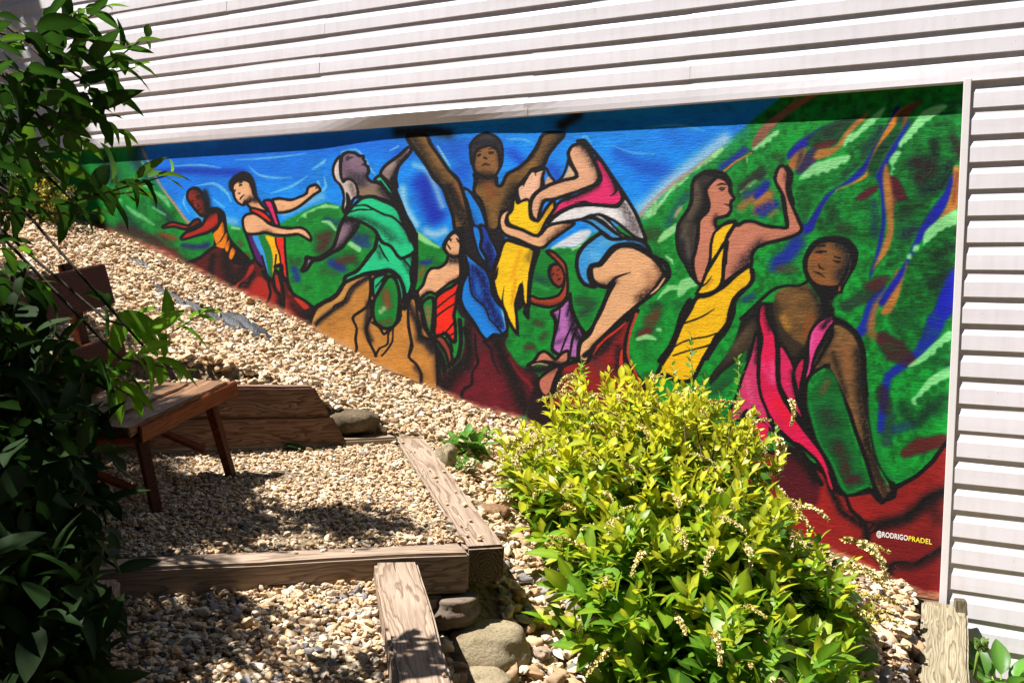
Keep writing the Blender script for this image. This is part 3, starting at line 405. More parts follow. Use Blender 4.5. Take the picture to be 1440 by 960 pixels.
for p, wd in [([(640, 345), (665, 320), (700, 318)], [1, 2.4, 1.2]), ([(675, 352), (690, 345)], 3.6), ([(760, 305), (790, 290), (825, 305), (835, 325)], [1, 2.4, 1.6]), ([(770, 330), (800, 328)], 3.6), ([(725, 370), (745, 378)], 3), ([(705, 438), (735, 425), (775, 435)], [1.4, 2.8, 1.2]), ([(650, 500), (660, 560), (640, 640)], [4, 5, 4]), ([(820, 540), (830, 600), (860, 612), (890, 580), (930, 500), (1020, 455)], [4, 4, 4, 3, 3]), ([(640, 655), (700, 760), (740, 880), (752, 1000)], [3, 3, 3, 4])]: line('E', p, wd)
BLU = (18, 138, 232)
fill('E', BLU, [(545, 635), (600, 650), (650, 720), (700, 800), (735, 900), (760, 1010), (800, 1080), (860, 1200), (800, 1200), (720, 1100), (640, 960), (590, 780)], o=2.2, sh=[([(600, 820), (660, 960)], 5, (8, 70, 150), .6)])
fill('F', (32, 24, 32), [(530, 0), (760, 0), (870, 40), (900, 110), (850, 230), (800, 330), (800, 480), (890, 680), (930, 900), (880, 960), (760, 940), (600, 800), (500, 700), (500, 400), (540, 200)], soft=1.5)
fill('F', BLU, [(625, -10), (680, 0), (700, 90), (690, 170), (735, 250), (742, 310), (720, 280), (680, 220), (640, 90)], o=1.6, oc=(10, 12, 40)); fill('F', (14, 72, 178), [(690, -20), (740, 0), (790, 110), (840, 220), (815, 300), (790, 380), (755, 340), (745, 250), (700, 170), (712, 80)], o=1.8, sh=[([(760, 150), (780, 340)], 6, (10, 14, 60), .85), ([(790, 110), (838, 225)], 2.2, (150, 215, 250), .8)])
fill('F', BLU, [(548, 160), (600, 240), (680, 310), (740, 360), (775, 440), (795, 560), (840, 640), (890, 690), (910, 780), (920, 860), (880, 900), (870, 910), (800, 900), (750, 945), (700, 900), (640, 800), (560, 690), (530, 600), (540, 500), (575, 400), (580, 300)], o=2, sh=[([(640, 350), (700, 420), (740, 540), (780, 680), (860, 820)], 9, (8, 22, 96), .95), ([(620, 420), (640, 560), (720, 640)], 5, (10, 30, 110), .8), ([(550, 170), (610, 250), (690, 320)], 2.4, (170, 225, 250), .85), ([(880, 700), (915, 850)], 2.2, (170, 225, 250), .8)])
for p, wd in [([(590, 300), (600, 430), (625, 570), (730, 670), (770, 770), (820, 820), (880, 900)], [3, 2.6, 2.6, 2.6, 2.6, 3]), ([(700, 900), (750, 950), (800, 925), (880, 910)], [3, 4, 4, 4]), ([(520, 480), (520, 620), (570, 720), (650, 830), (720, 930)], [7, 5, 4, 4])]: line('F', p, wd)
# ---- figure in the red wrap
fill('F', PEA, [(240, 390), (280, 345), (340, 340), (390, 310), (410, 280), (430, 230), (520, 230), (525, 330), (520, 420), (430, 470), (340, 540), (310, 560), (270, 545), (220, 570), (180, 610), (165, 540), (210, 480)], o=2.2, sh=[([(420, 270), (520, 270)], 7, BK, .85), ([(190, 600), (240, 550), (300, 560)], 4, (50, 30, 30), .8), ([(500, 420), (420, 470)], 4, (140, 90, 70), .6)])
fill('F', PEA, [(385, 170), (400, 120), (440, 60), (480, 40), (500, 50), (528, 90), (530, 180), (520, 230), (480, 250), (430, 235), (400, 200)], o=2.6, sh=[([(420, 235), (500, 245)], 4, (80, 50, 50), .8)])
fill('F', BK, [(375, 190), (370, 140), (400, 90), (450, 30), (500, 0), (560, 0), (545, 120), (528, 90), (505, 55), (480, 40), (455, 62), (440, 60), (405, 120), (395, 190)], soft=1)
for p, wd in [([(410, 135), (430, 165), (440, 185)], [1.2, 2.4, 1.4]), ([(435, 95), (445, 115)], 2), ([(495, 95), (510, 120)], 2.4), ([(430, 100), (450, 98)], 1.6), ([(540, 120), (530, 260), (545, 420)], [6, 7, 7])]: line('F', p, wd)
fill('F', (240, 46, 24), [(520, 455), (500, 540), (490, 640), (470, 740), (480, 800), (482, 960), (440, 940), (400, 890), (310, 920), (310, 780), (315, 640), (320, 590), (380, 540), (450, 500)], o=2.4, sh=[([(490, 560), (480, 760)], 4, (150, 20, 14), .6)])
for p, wd in [([(320, 680), (420, 600), (505, 540)], 2.2), ([(320, 750), (400, 690), (480, 640)], 2.4), ([(310, 910), (400, 880), (470, 800)], 2.6), ([(400, 930), (470, 890)], 2.2), ([(380, 880), (440, 960), (460, 1040)], 3)]: line('F', p, wd)
fill('I', (150, 70, 50), [(310, 210), (360, 195), (400, 230), (440, 300), (455, 400), (430, 430), (400, 340), (350, 260)], o=2.2); fill('I', OCH, [(340, 310), (370, 360), (390, 420), (385, 470), (360, 400)], o=2.2)
fill('F', (0, 138, 56), [(200, 650), (240, 600), (290, 590), (300, 680), (290, 800), (275, 900), (240, 850), (215, 750)], o=2.4, sh=[([(250, 680), (260, 800)], 6, (160, 110, 70), .8)])
# ---- small figure with bent arms, violet robe
fill('H', (0, 130, 50), [(50, 540), (60, 420), (100, 280), (150, 220), (230, 260), (300, 330), (280, 500), (220, 580), (120, 580)], soft=1.5, sh=[([(90, 430), (160, 460)], 7, (20, 80, 70), .8), ([(80, 480), (180, 520)], 4, (60, 180, 80), .6)])
OR2 = (176, 74, 40)
fill('H', OR2, [(170, 205), (220, 200), (280, 250), (330, 310), (345, 400), (350, 500), (340, 580), (290, 640), (200, 670), (110, 660), (35, 630), (40, 575), (110, 600), (200, 595), (270, 570), (310, 510), (320, 430), (300, 340), (240, 270)], o=2, sh=[([(50, 640), (200, 665), (300, 640)], 4, (70, 26, 20), .7)])
fill('H', (160, 64, 40), [(195, 370), (220, 320), (270, 310), (305, 350), (325, 420), (310, 480), (270, 500), (230, 470), (200, 420)], o=2, sh=[([(200, 350), (205, 430)], 4, (80, 30, 24), .7)])
fill('H', BK, [(180, 400), (185, 330), (220, 300), (270, 295), (225, 325), (200, 370), (215, 440), (245, 490), (220, 480)], soft=1)
for p, wd in [([(215, 400), (235, 385)], 1.8), ([(260, 360), (280, 350)], 1.8), ([(255, 400), (270, 405)], 1.4), ([(268, 440), (288, 430)], 2.4)]: line('H', p, wd)
fill('H', (186, 116, 190), [(215, 715), (270, 680), (330, 620), (365, 600), (385, 680), (420, 780), (480, 890), (490, 960), (480, 1100), (330, 1090), (220, 1030), (240, 900), (245, 780)], o=2.6, sh=[([(400, 700), (400, 860), (470, 960)], 7, (24, 14, 34), .92), ([(240, 740), (260, 860)], 4, (60, 30, 70), .7), ([(360, 660), (340, 740)], 3, (60, 30, 70), .6), ([(230, 980), (330, 940)], 4, (80, 40, 90), .6)])
for p, wd in [([(285, 690), (270, 800), (250, 900)], [2, 3, 2]), ([(370, 650), (345, 740)], [2, 1]), ([(400, 800), (350, 900), (310, 1000), (280, 1080)], [2, 2.6, 3, 2]), ([(430, 840), (390, 940), (370, 1080)], [4, 4, 3]), ([(370, 560), (380, 690), (430, 800), (500, 890)], [5, 6, 5, 5])]: line('H', p, wd)
fill('J', (206, 134, 110), [(135, 440), (190, 400), (230, 340), (280, 325), (340, 370), (370, 390), (420, 340), (470, 320), (480, 380), (460, 420), (400, 440), (330, 420), (260, 410), (180, 430)], o=2.4, sh=[([(340, 420), (470, 430)], 4, (60, 36, 40), .8)])
fill('J', (200, 122, 102), [(225, 560), (320, 480), (380, 450), (400, 470), (360, 560), (320, 680), (270, 700), (230, 640)], o=2.2); spray('J', [(140, 470), (240, 480), (340, 450)], 7, BK, .95, .2); line('J', [(160, 450), (230, 420), (320, 430)], [2, 3, 3]); line('J', [(170, 440), (230, 425), (300, 440)], 1.4, (220, 170, 150))
# ---- dancer: yellow hair, pink top, white sash, blue shorts
YEL = (250, 208, 20)
fill('F', (250, 206, 24), [(900, 110), (1000, 130), (1150, 190), (1140, 290), (1110, 400), (1100, 560), (1095, 700), (1080, 690), (1050, 600), (1040, 480), (1010, 560), (990, 650), (1000, 760), (1005, 890), (950, 820), (915, 740), (880, 660), (830, 570), (805, 460), (800, 400), (850, 240)], o=2.4, sh=[([(1150, 200), (1100, 260)], 8, (150, 120, 40), .8), ([(1030, 200), (960, 420)], 4, (230, 160, 10), .6), ([(990, 440), (960, 640)], 3, (220, 150, 10), .6)])
fill('F', BK, [(845, 330), (835, 420), (800, 460), (815, 390)], soft=.8); fill('F', BK, [(895, 500), (885, 600), (900, 700), (870, 640), (880, 560)], soft=.8); fill('F', (20, 18, 26), [(1050, 450), (1040, 560), (1060, 660), (1000, 700), (990, 640), (1020, 540)], soft=1); fill('F', BK, [(1080, 640), (1105, 660), (1105, 780), (1050, 720)], soft=.8); fill('F', BK, [(940, 820), (1000, 880), (1030, 920), (990, 900)], soft=.8)
line('F', [(1170, 200), (1130, 340), (1110, 480), (1100, 660)], [10, 8, 6, 6])
fill('G', PEA, [(230, 690), (170, 705), (135, 760), (140, 850), (190, 905), (300, 945), (420, 1000), (500, 1010), (560, 960), (640, 900), (740, 830), (760, 800), (640, 800), (540, 830), (460, 910), (330, 860), (200, 820), (195, 760)], o=2.2, sh=[([(560, 960), (700, 850), (760, 810)], 7, (60, 40, 36), .85), ([(640, 880), (720, 840)], 6, (120, 80, 60), .6)])
fill('G', YEL, [(250, 570), (275, 560), (285, 630), (330, 610), (385, 610), (390, 690), (400, 760), (455, 785), (490, 740), (540, 660), (590, 615), (600, 680), (530, 780), (460, 910), (330, 860), (215, 810), (200, 740), (240, 690)], o=2.4, sh=[([(500, 740), (590, 640)], 6, (206, 150, 10), .8), ([(480, 880), (520, 800)], 5, (206, 150, 10), .7)])
fill('G', (240, 190, 160), [(290, 500), (330, 470), (360, 430), (400, 360), (440, 370), (500, 350), (510, 380), (490, 430), (485, 500), (430, 560), (400, 610), (360, 600), (310, 620), (290, 560)], o=1.8, sh=[([(500, 400), (480, 520)], 4, (150, 100, 80), .7)])
for p, wd in [([(335, 495), (345, 465), (360, 440)], [1, 2.4, 1]), ([(435, 370), (440, 400)], 1.6), ([(250, 640), (270, 560), (300, 480), (390, 380), (420, 345), (480, 330), (530, 345), (560, 400), (610, 460)], [3, 4, 4, 4, 4, 4]), ([(500, 380), (500, 480)], [3, 6]), ([(290, 640), (340, 610), (390, 610)], 2.4)]: line('G', p, wd)
fill('G', (222, 168, 136), [(520, 480), (540, 410), (590, 460), (560, 490)], soft=1)
fill('G', (226, 190, 150), [(670, 440), (710, 360), (725, 300), (770, 400)], soft=1)
fill('G', (234, 48, 122), [(930, 260), (990, 280), (1040, 350), (1110, 450), (1165, 560), (1160, 620), (1110, 655), (1000, 650), (860, 640), (740, 660), (620, 720), (530, 800), (590, 700), (650, 620), (780, 570), (900, 510), (980, 460), (990, 400)], o=2.2, sh=[([(700, 600), (860, 540), (960, 480)], 5, (40, 10, 24), .85), ([(1010, 320), (1090, 470), (1110, 540)], 5, (150, 24, 80), .7), ([(930, 250), (980, 400)], 4, (60, 16, 40), .7)])
fill('G', (240, 236, 240), [(545, 810), (640, 720), (760, 665), (900, 650), (1040, 660), (1130, 665), (1180, 600), (1200, 590), (1280, 720), (1330, 840), (1370, 940), (1280, 920), (1180, 840), (1100, 780), (1000, 740), (900, 740), (820, 770), (640, 800)], o=2.2, sh=[([(1180, 650), (1240, 760), (1290, 870)], 10, (110, 100, 104), .9), ([(1160, 830), (1280, 840)], 5, (130, 120, 124), .7), ([(1200, 600), (1280, 740)], 2, (255, 255, 255), .9)])
fill('G', (70, 160, 222), [(820, 770), (920, 760), (1010, 810), (1100, 880), (1180, 930), (1090, 935), (1040, 900), (980, 860), (900, 800)], o=2); fill('G', (244, 242, 246), [(915, 740), (980, 735), (1060, 790), (1150, 880), (1260, 940), (1180, 925), (1080, 850), (1000, 780)], o=1.8)
fill('G', (232, 178, 144), [(785, 140), (830, 130), (880, 180), (920, 250), (960, 340), (975, 420), (940, 475), (860, 510), (720, 560), (600, 600), (520, 610), (490, 660), (470, 740), (455, 785), (410, 750), (395, 680), (410, 600), (470, 530), (560, 480), (680, 440), (790, 410), (740, 300), (715, 220), (740, 160)], o=2.6, sh=[([(820, 120), (890, 190), (950, 300)], 9, (30, 22, 26), .9), ([(960, 350), (950, 470)], 4, (120, 80, 60), .6), ([(500, 620), (480, 720)], 4, (60, 40, 40), .8), ([(600, 600), (760, 555)], 3, (110, 70, 56), .6)])
for p, wd in [([(725, 310), (780, 405), (660, 440), (610, 465)], [2.6, 3, 3, 4]), ([(720, 240), (700, 330), (660, 420), (610, 460)], [3.4, 3.6, 4]), ([(790, 110), (850, 110), (920, 190), (1000, 280), (1100, 430), (1200, 580), (1300, 750), (1370, 950)], [4, 6, 6, 5, 5, 5, 5, 5]), ([(770, 630), (850, 620), (920, 640)], [1, 3, 1]), ([(1020, 330), (1080, 430), (1120, 530), (1070, 575)], [3, 3, 4, 1]), ([(880, 740), (980, 725), (1080, 770), (1170, 830)], [1, 3, 3.4, 2]), ([(400, 590), (440, 540), (540, 480), (690, 440)], [3, 3, 3, 2])]: line('G', p, wd)
fill('H', (66, 160, 226), [(610, 60), (640, 50), (700, 90), (760, 100), (860, 90), (960, 110), (1010, 140), (1050, 210), (940, 150), (830, 140), (740, 160), (680, 220), (620, 300), (550, 320), (525, 380), (540, 450), (580, 500), (500, 480), (450, 420), (425, 320), (440, 220), (500, 140)], o=2.8, sh=[([(560, 230), (600, 250)], 8, (110, 190, 240), .7), ([(640, 130), (720, 110)], 5, (100, 190, 240), .6), ([(860, 110), (1000, 170)], 3, (10, 40, 90), .7)])
fill('H', (236, 182, 138), [(545, 360), (560, 325), (630, 310), (690, 240), (760, 170), (850, 155), (950, 180), (1060, 250), (1130, 320), (1165, 400), (1110, 480), (1040, 570), (960, 640), (840, 740), (720, 850), (620, 950), (560, 1010), (520, 1130), (450, 1120), (440, 1040), (460, 960), (530, 900), (580, 800), (640, 680), (690, 560), (740, 470), (690, 500), (620, 490), (560, 440)], o=3, var=.07,
     sh=[([(1130, 320), (1165, 400), (1080, 510), (960, 600)], 9, (70, 44, 36), .85), ([(600, 490), (680, 490), (740, 450)], 6, (60, 40, 34), .85), ([(560, 1000), (640, 930)], 5, (90, 60, 44), .6), ([(1030, 400), (1060, 480)], 8, (190, 134, 100), .6)])
fill('J', BK, [(600, 340), (680, 280), (720, 250), (690, 330), (620, 380), (590, 370)], soft=1.5)
for p, wd in [([(680, 500), (760, 420), (880, 378)], [3, 4, 1]), ([(1060, 230), (1180, 310), (1200, 410), (1130, 500), (1030, 590), (900, 690), (760, 820), (620, 950)], [4, 8, 8, 5, 5, 5, 5, 4]), ([(700, 500), (640, 660), (580, 800), (500, 900), (450, 960)], [3.4, 3.4, 3.4, 4])]: line('H', p, wd)
line('H', [(1165, 430), (1110, 510), (1050, 560)], [2.4, 3, 1.4], (232, 176, 140))
# ---- woman in the yellow wrap
fill('K', SAL, [(640, 240), (700, 238), (755, 300), (760, 360), (795, 415), (770, 440), (765, 480), (770, 510), (740, 555), (700, 570), (640, 590), (640, 650), (660, 680), (700, 650), (760, 610), (820, 640), (880, 610), (960, 610), (1060, 645), (1180, 660), (1245, 655), (1235, 560), (1210, 400), (1150, 290), (1140, 240), (1165, 160), (1210, 140), (1250, 200), (1240, 330), (1270, 440), (1340, 600), (1365, 660), (1340, 710), (1240, 750), (1080, 790), (990, 830), (950, 880), (940, 960), (920, 1000), (830, 1070), (720, 1120), (560, 1150), (480, 1120), (430, 1000), (460, 880), (490, 740), (500, 600), (570, 520), (580, 440), (555, 340)], o=2.6, var=.08,
     sh=[([(930, 960), (960, 870), (1020, 810)], 10, (40, 30, 40), .85), ([(820, 1050), (880, 940)], 9, (50, 36, 44), .7), ([(1260, 200), (1250, 320)], 4, (70, 40, 40), .8), ([(640, 560), (620, 620), (660, 670)], 4, (110, 60, 50), .8), ([(1320, 720), (1150, 770)], 4, (140, 84, 70), .6), ([(1230, 180), (1215, 260)], 3, (120, 66, 56), .7)])
fill('K', (62, 54, 50), [(440, 300), (470, 240), (550, 190), (640, 185), (720, 215), (765, 280), (760, 310), (720, 255), (650, 235), (600, 280), (550, 340), (565, 400), (580, 450), (560, 530), (500, 590), (490, 700), (470, 850), (445, 920), (450, 1020), (470, 1100), (430, 1060), (380, 960), (330, 880), (310, 780), (320, 640), (400, 520), (435, 430)], o=2.6, var=.2, sh=[([(560, 200), (640, 215), (720, 240)], 5, BK, .9), ([(560, 330), (550, 480), (480, 600)], 6, BK, .95), ([(330, 700), (350, 860), (420, 980)], 6, (20, 20, 34), .7), ([(470, 300), (480, 420), (420, 560)], 6, (120, 104, 84), .7), ([(390, 640), (360, 740)], 5, (120, 108, 90), .6), ([(400, 760), (410, 900)], 4, (110, 100, 96), .6)])
for p, wd in [([(650, 305), (690, 290), (725, 300)], [1.2, 2.8, 1.6]), ([(665, 330), (690, 345), (712, 335)], [1, 2.6, 1.4]), ([(680, 325), (712, 322)], 1.6), ([(712, 462), (745, 470), (758, 478)], [1, 2.8, 2]), ([(765, 425), (780, 430)], 1.6), ([(770, 300), (775, 360), (800, 415), (775, 440), (770, 500), (740, 565), (650, 580), (640, 640), (670, 650), (740, 610)], [3.4, 3, 3, 2.4, 2.4, 3, 3, 3, 4, 4]), ([(1240, 650), (1225, 560), (1195, 400)], [4, 4.4, 4]), ([(1240, 140), (1280, 210), (1265, 330), (1300, 460)], [4, 6, 5, 4])]: line('K', p, wd)
YE2 = (248, 196, 18)
fill('K', YE2, [(640, 690), (700, 640), (800, 608), (790, 650), (740, 720), (700, 830), (640, 900), (590, 990), (560, 1030), (590, 940), (600, 800), (620, 720)], o=2.2); fill('L', YE2, [(720, 0), (705, 160), (690, 340), (640, 410), (560, 440), (480, 440), (520, 360), (560, 260), (640, 130)], o=2.4, sh=[([(600, 320), (560, 380)], 3, (190, 130, 10), .6)])
fill('L', YE2, [(920, 205), (945, 260), (950, 320), (910, 380), (840, 430), (790, 490), (760, 580), (740, 680), (680, 760), (640, 800), (600, 880), (540, 980), (500, 1060), (440, 1160), (330, 1180), (220, 1120), (150, 1120), (190, 1020), (270, 900), (320, 770), (370, 660), (430, 560), (480, 470), (580, 450), (700, 380), (800, 290)], o=3, sh=[([(760, 560), (730, 700)], 4, (190, 130, 10), .5)])
for p, wd in [([(360, 690), (480, 650), (560, 610), (630, 565)], [2.6, 2.6, 2.4, .8]), ([(270, 900), (350, 850), (440, 820), (560, 800), (650, 770)], [2, 2.4, 2.4, 2.6]), ([(280, 960), (400, 920), (560, 880), (640, 840)], [2.4, 2.4, 2.6, 3]), ([(500, 390), (560, 350), (605, 290)], [2.4, 2.4, .8]), ([(420, 500), (350, 620), (310, 760), (250, 890), (170, 1000)], [9, 8, 7, 7, 9]), ([(950, 240), (950, 330), (870, 420), (800, 500), (790, 600), (730, 740), (640, 850), (560, 980)], [6, 5, 5, 6, 6, 7, 8, 8]), ([(470, 440), (600, 440), (700, 350), (820, 260), (920, 190)], [4, 4, 4, 4, 4]), ([(740, 0), (715, 180), (700, 350)], [5, 4, 4])]: line('L', p, wd)
line('K', [(810, 620), (750, 720), (700, 820), (560, 1020)], [5, 5, 4, 3]); line('K', [(730, 780), (720, 960)], [5, 5])
# ---- seated figure in the pink dress
fill('N', (26, 24, 24), [(250, 130), (330, 60), (400, -10), (470, -30), (1000, -10), (1040, 80), (1140, 130), (1240, 230), (1300, 380), (1310, 560), (1330, 800), (1350, 960), (1200, 960), (1150, 860), (1000, 560), (970, 510), (880, 560), (800, 660), (800, 800), (830, 960), (840, 1100), (300, 1000), (180, 860), (300, 520), (260, 460), (100, 560), (0, 680), (-10, 600), (60, 500), (180, 360)], soft=1.4)
fill('N', (64, 54, 44), [(340, 120), (380, 160), (370, 280), (300, 380), (180, 460), (60, 540), (20, 600), (90, 480), (200, 300)], soft=3, sh=[([(200, 340), (300, 220)], 9, (104, 84, 60), .7)])
fill('N', (0, 110, 48), [(300, 370), (290, 460), (240, 560), (180, 640), (90, 720), (0, 760), (-40, 700), (100, 580), (200, 480)], soft=2, sh=[([(60, 720), (140, 660)], 8, (60, 70, 50), .6)])
PIN = (230, 26, 92)
fill('M', (126, 92, 52), [(300, 640), (340, 580), (440, 560), (520, 550), (550, 530), (600, 570), (650, 640), (680, 720), (690, 780), (640, 850), (590, 940), (570, 1000), (540, 1060), (480, 1040), (400, 960), (330, 880), (290, 760)], soft=2, var=.3, sh=[([(300, 700), (320, 860), (400, 980)], 7, (50, 42, 40), .85), ([(640, 600), (680, 700), (690, 790)], 9, (26, 24, 28), .9), ([(370, 820), (400, 900)], 7, (196, 140, 56), .75), ([(520, 720), (600, 700)], 9, (92, 66, 40), .6), ([(600, 820), (560, 960)], 7, (150, 80, 40), .7)])
spray('M', [(680, 590), (740, 620), (740, 720)], 9, BK, .95, .2)
fill('M', BK, [(600, 540), (700, 570), (800, 560), (865, 590), (800, 650), (770, 720), (790, 800), (700, 790), (685, 700), (655, 620)], soft=2)
line('M', [(10, 830), (130, 720), (240, 615), (310, 570), (400, 550), (500, 550), (570, 515)], [5, 5, 5, 5, 4, 4, 4])
fill('N', (60, 48, 38), [(560, 120), (620, 210), (680, 270), (770, 330), (700, 430), (620, 330), (570, 240)], soft=2.5)
fill('M', (146, 98, 54), [(555, 420), (560, 330), (600, 250), (650, 190), (720, 170), (800, 170), (880, 190), (940, 250), (950, 330), (910, 430), (870, 510), (830, 560), (740, 565), (650, 550), (590, 500)], o=3.2, var=.15, sh=[([(840, 190), (920, 260), (920, 360), (860, 480)], 11, (36, 34, 40), .92), ([(620, 230), (700, 190)], 6, (60, 50, 40), .7), ([(600, 480), (700, 530), (800, 530)], 6, (160, 96, 50), .5), ([(650, 310), (680, 300)], 5, (180, 96, 60), .7), ([(840, 460), (860, 500)], 7, (50, 40, 40), .7)])
line('M', [(555, 430), (545, 340), (600, 220), (680, 160), (800, 145), (910, 170), (980, 260), (970, 370), (900, 500), (870, 560), (860, 610)], [5, 5, 5, 5, 5, 7, 7, 6, 5, 5, 3])
for p, wd in [([(665, 215), (720, 212)], [3, 3]), ([(640, 270), (680, 262), (735, 262)], [2, 3.4, 2]), ([(660, 268), (690, 270)], 3), ([(800, 305), (850, 320)], 2.4), ([(790, 338), (830, 350), (850, 345)], [1.4, 3.6, 1.6]), ([(670, 365), (675, 395), (710, 412)], [1.6, 2.8, 1.4]), ([(620, 430), (670, 445), (720, 480)], [1, 3, 1])]: line('M', p, wd)
fill('M', (150, 96, 56), [(830, 560), (850, 540), (862, 570), (848, 605), (825, 600)], o=1.4)
line('M', [(940, 320), (920, 440), (870, 530)], 1.0, (110, 100, 96), a=.7)
fill('N', PIN, [(415, 0), (470, -10), (470, 80), (500, 150), (545, 260), (555, 420), (560, 640), (600, 760), (680, 880), (760, 980), (850, 1090), (960, 1230), (1000, 1330), (1040, 1440), (1060, 1560), (1000, 1440), (880, 1290), (740, 1170), (640, 1130), (520, 980), (440, 820), (400, 640), (410, 420), (430, 280), (398, 120)], o=2.4, var=.12, sh=[([(470, 20), (500, 180)], 7, (40, 8, 24), .9), ([(520, 480), (520, 640)], 5, (240, 90, 150), .8), ([(440, 500), (500, 620)], 6, (236, 80, 140), .6), ([(560, 820), (700, 980)], 10, (238, 24, 60), .8)])
fill('N', (214, 62, 118), [(380, 220), (400, 300), (395, 520), (400, 640), (420, 760), (470, 880), (500, 980), (560, 1100), (430, 980), (300, 880), (240, 960), (150, 930), (220, 740), (270, 580), (330, 420)], o=2.2, sh=[([(390, 300), (385, 480)], 5, (40, 12, 24), .7), ([(300, 620), (340, 800)], 5, (240, 100, 150), .6)])
fill('N', (222, 40, 106), [(575, 345), (610, 350), (660, 430), (700, 520), (690, 600), (710, 720), (740, 840), (790, 980), (720, 900), (640, 780), (580, 660), (575, 500)], o=2.2, sh=[([(690, 560), (720, 760)], 5, (60, 10, 30), .7)])
fill('N', (196, 30, 84), [(730, 480), (780, 430), (790, 480), (770, 600), (750, 700), (765, 830), (740, 760), (710, 640), (700, 560)], o=2); fill('N', (234, 70, 150), [(1015, 80), (1045, 125), (990, 200), (940, 290), (890, 380), (860, 480), (840, 570), (780, 660), (790, 600), (815, 480), (820, 320), (840, 220), (910, 130)], o=2.2, sh=[([(1000, 110), (940, 180)], 5, (40, 14, 34), .9), ([(860, 200), (840, 380)], 4, (240, 110, 180), .6)])
fill('O', PIN, [(100, 210), (160, 190), (240, 230), (240, 300), (215, 390), (170, 330), (130, 280)], soft=1)
fill('N', (138, 100, 62), [(1030, 170), (1090, 170), (1180, 230), (1230, 310), (1250, 420), (1250, 560), (1260, 720), (1290, 880), (1330, 1040), (1350, 1180), (1400, 1340), (1440, 1440), (1500, 1530), (1530, 1600), (1480, 1640), (1440, 1600), (1330, 1400), (1250, 1180), (1190, 1000), (1150, 840), (1080, 700), (1010, 560), (1000, 480), (870, 530), (900, 420), (980, 300), (1020, 240)], soft=1.2, var=.3,
     sh=[([(1250, 400), (1270, 700), (1310, 980), (1340, 1240), (1440, 1440)], 11, (24, 22, 26), .92), ([(1020, 230), (960, 340), (900, 460)], 7, (30, 26, 30), .85), ([(1030, 400), (1080, 560), (1140, 760)], 5, (40, 32, 30), .7), ([(1140, 380), (1160, 560)], 10, (170, 112, 66), .5), ([(1340, 1280), (1440, 1500), (1480, 1600)], 10, (50, 38, 32), .85)])
for p, wd in [([(1030, 110), (1140, 150), (1240, 250), (1290, 400), (1300, 600), (1330, 850), (1345, 1020), (1400, 1290), (1520, 1480), (1540, 1600), (1450, 1640)], [4, 5, 6, 6, 5, 5, 5, 6, 9, 8, 6]), ([(960, 500), (1020, 580), (1120, 780), (1170, 900), (1220, 1060), (1310, 1300), (1370, 1500), (1440, 1640)], [5, 6, 6, 6, 6, 6, 6, 7]), ([(985, 500), (900, 540), (820, 610), (790, 720), (800, 860), (850, 1040), (930, 1180), (1010, 1380), (1070, 1540), (1150, 1590)], [4, 4, 5, 7, 8, 9, 8, 8, 8, 7]), ([(1150, 1590), (1330, 1540)], 5), ([(1330, 1540), (1440, 1660), (1530, 1560), (1680, 1470)], 5), ([(1020, 170), (1015, 260), (940, 400), (860, 540)], [6, 6, 4, 3])]: line('N', p, wd)
fill('O', (0, 112, 48), [(570, 0), (720, -220), (740, -260), (800, -200), (870, -20), (900, 120), (960, 330), (1020, 500), (1080, 700), (1080, 740), (910, 800), (830, 660), (760, 480), (660, 330), (600, 160)], soft=2, var=.25, sh=[([(720, 120), (760, 200)], 14, (50, 54, 44), .75), ([(820, 400), (880, 500), (900, 640)], 12, (74, 36, 38), .8), ([(700, -60), (740, -140)], 7, (130, 90, 56), .7), ([(640, 40), (720, 30)], 6, (10, 130, 60), .6), ([(930, 700), (1000, 680)], 9, (86, 22, 40), .8)])
line('O', [(590, 30), (660, 330), (780, 540), (850, 690), (915, 795), (1080, 735)], 3.6, (4, 138, 56), soft=3); line('O', [(1110, 0), (1130, 250), (1190, 520), (1300, 680), (1440, 610)], [9, 9, 8, 7, 8], (4, 134, 52), soft=4)
line('O', [(1120, 150), (1150, 380), (1240, 560), (1320, 700)], 2.5, (20, 150, 70), soft=3, a=.6)
fill('O', (90, 18, 34), [(480, 410), (560, 520), (640, 640), (680, 760), (640, 900), (480, 900), (300, 700), (330, 420)], soft=4, sh=[([(400, 420), (540, 520), (640, 680)], 9, BK, .85)])
for p, wd in [([(190, 0), (240, 120), (300, 230), (400, 330), (520, 440), (610, 580), (690, 720)], [3, 4, 5, 6, 6, 6, 7]), ([(360, 0), (450, 140), (560, 290), (680, 440), (760, 600), (790, 760)], [3, 3.4, 4, 4, 4, 5]), ([(480, 0), (540, 140), (600, 250)], [5, 6, 6]), ([(620, 480), (700, 620), (760, 780)], [1, 2.4, 3])]: line('O', p, wd)
line('O', [(640, 470), (720, 590), (780, 760)], [2, 3, 2], (240, 30, 90))
# ---- overspray fade, splash marks and wear near the gravel
GLX = np.array([0, 140, 172, 202, 230, 253, 290, 330, 370, 437, 493, 560, 593, 617, 650, 677, 710, 1205, 1240, 1300, 1340])
GLY = np.array([268, 325, 338, 350, 362, 373, 390, 412, 428, 463, 497, 535, 547, 553, 570, 580, 585, 795, 813, 838, 842])
_g = np.interp(PXG, GLX, GLY) - PYG
_f = np.clip(1-(_g-1-9*CLOUD)/7, 0, 1)*np.clip(.15+1.1*GRAIN, 0, 1)
IMG += (np.array((205, 160, 122), np.float32)-IMG)*np.clip(_f*1.1, 0, .85)[..., None]
_w = (SPECK > .955) & (_g < 90*CLOUD+6); IMG[_w] += (np.array((205, 170, 140), np.float32)-IMG[_w])*.35
_w = (GRAIN > .80) & (CLOUD > .45); IMG[_w] = IMG[_w]*.8+np.array((200, 190, 180), np.float32)*.14
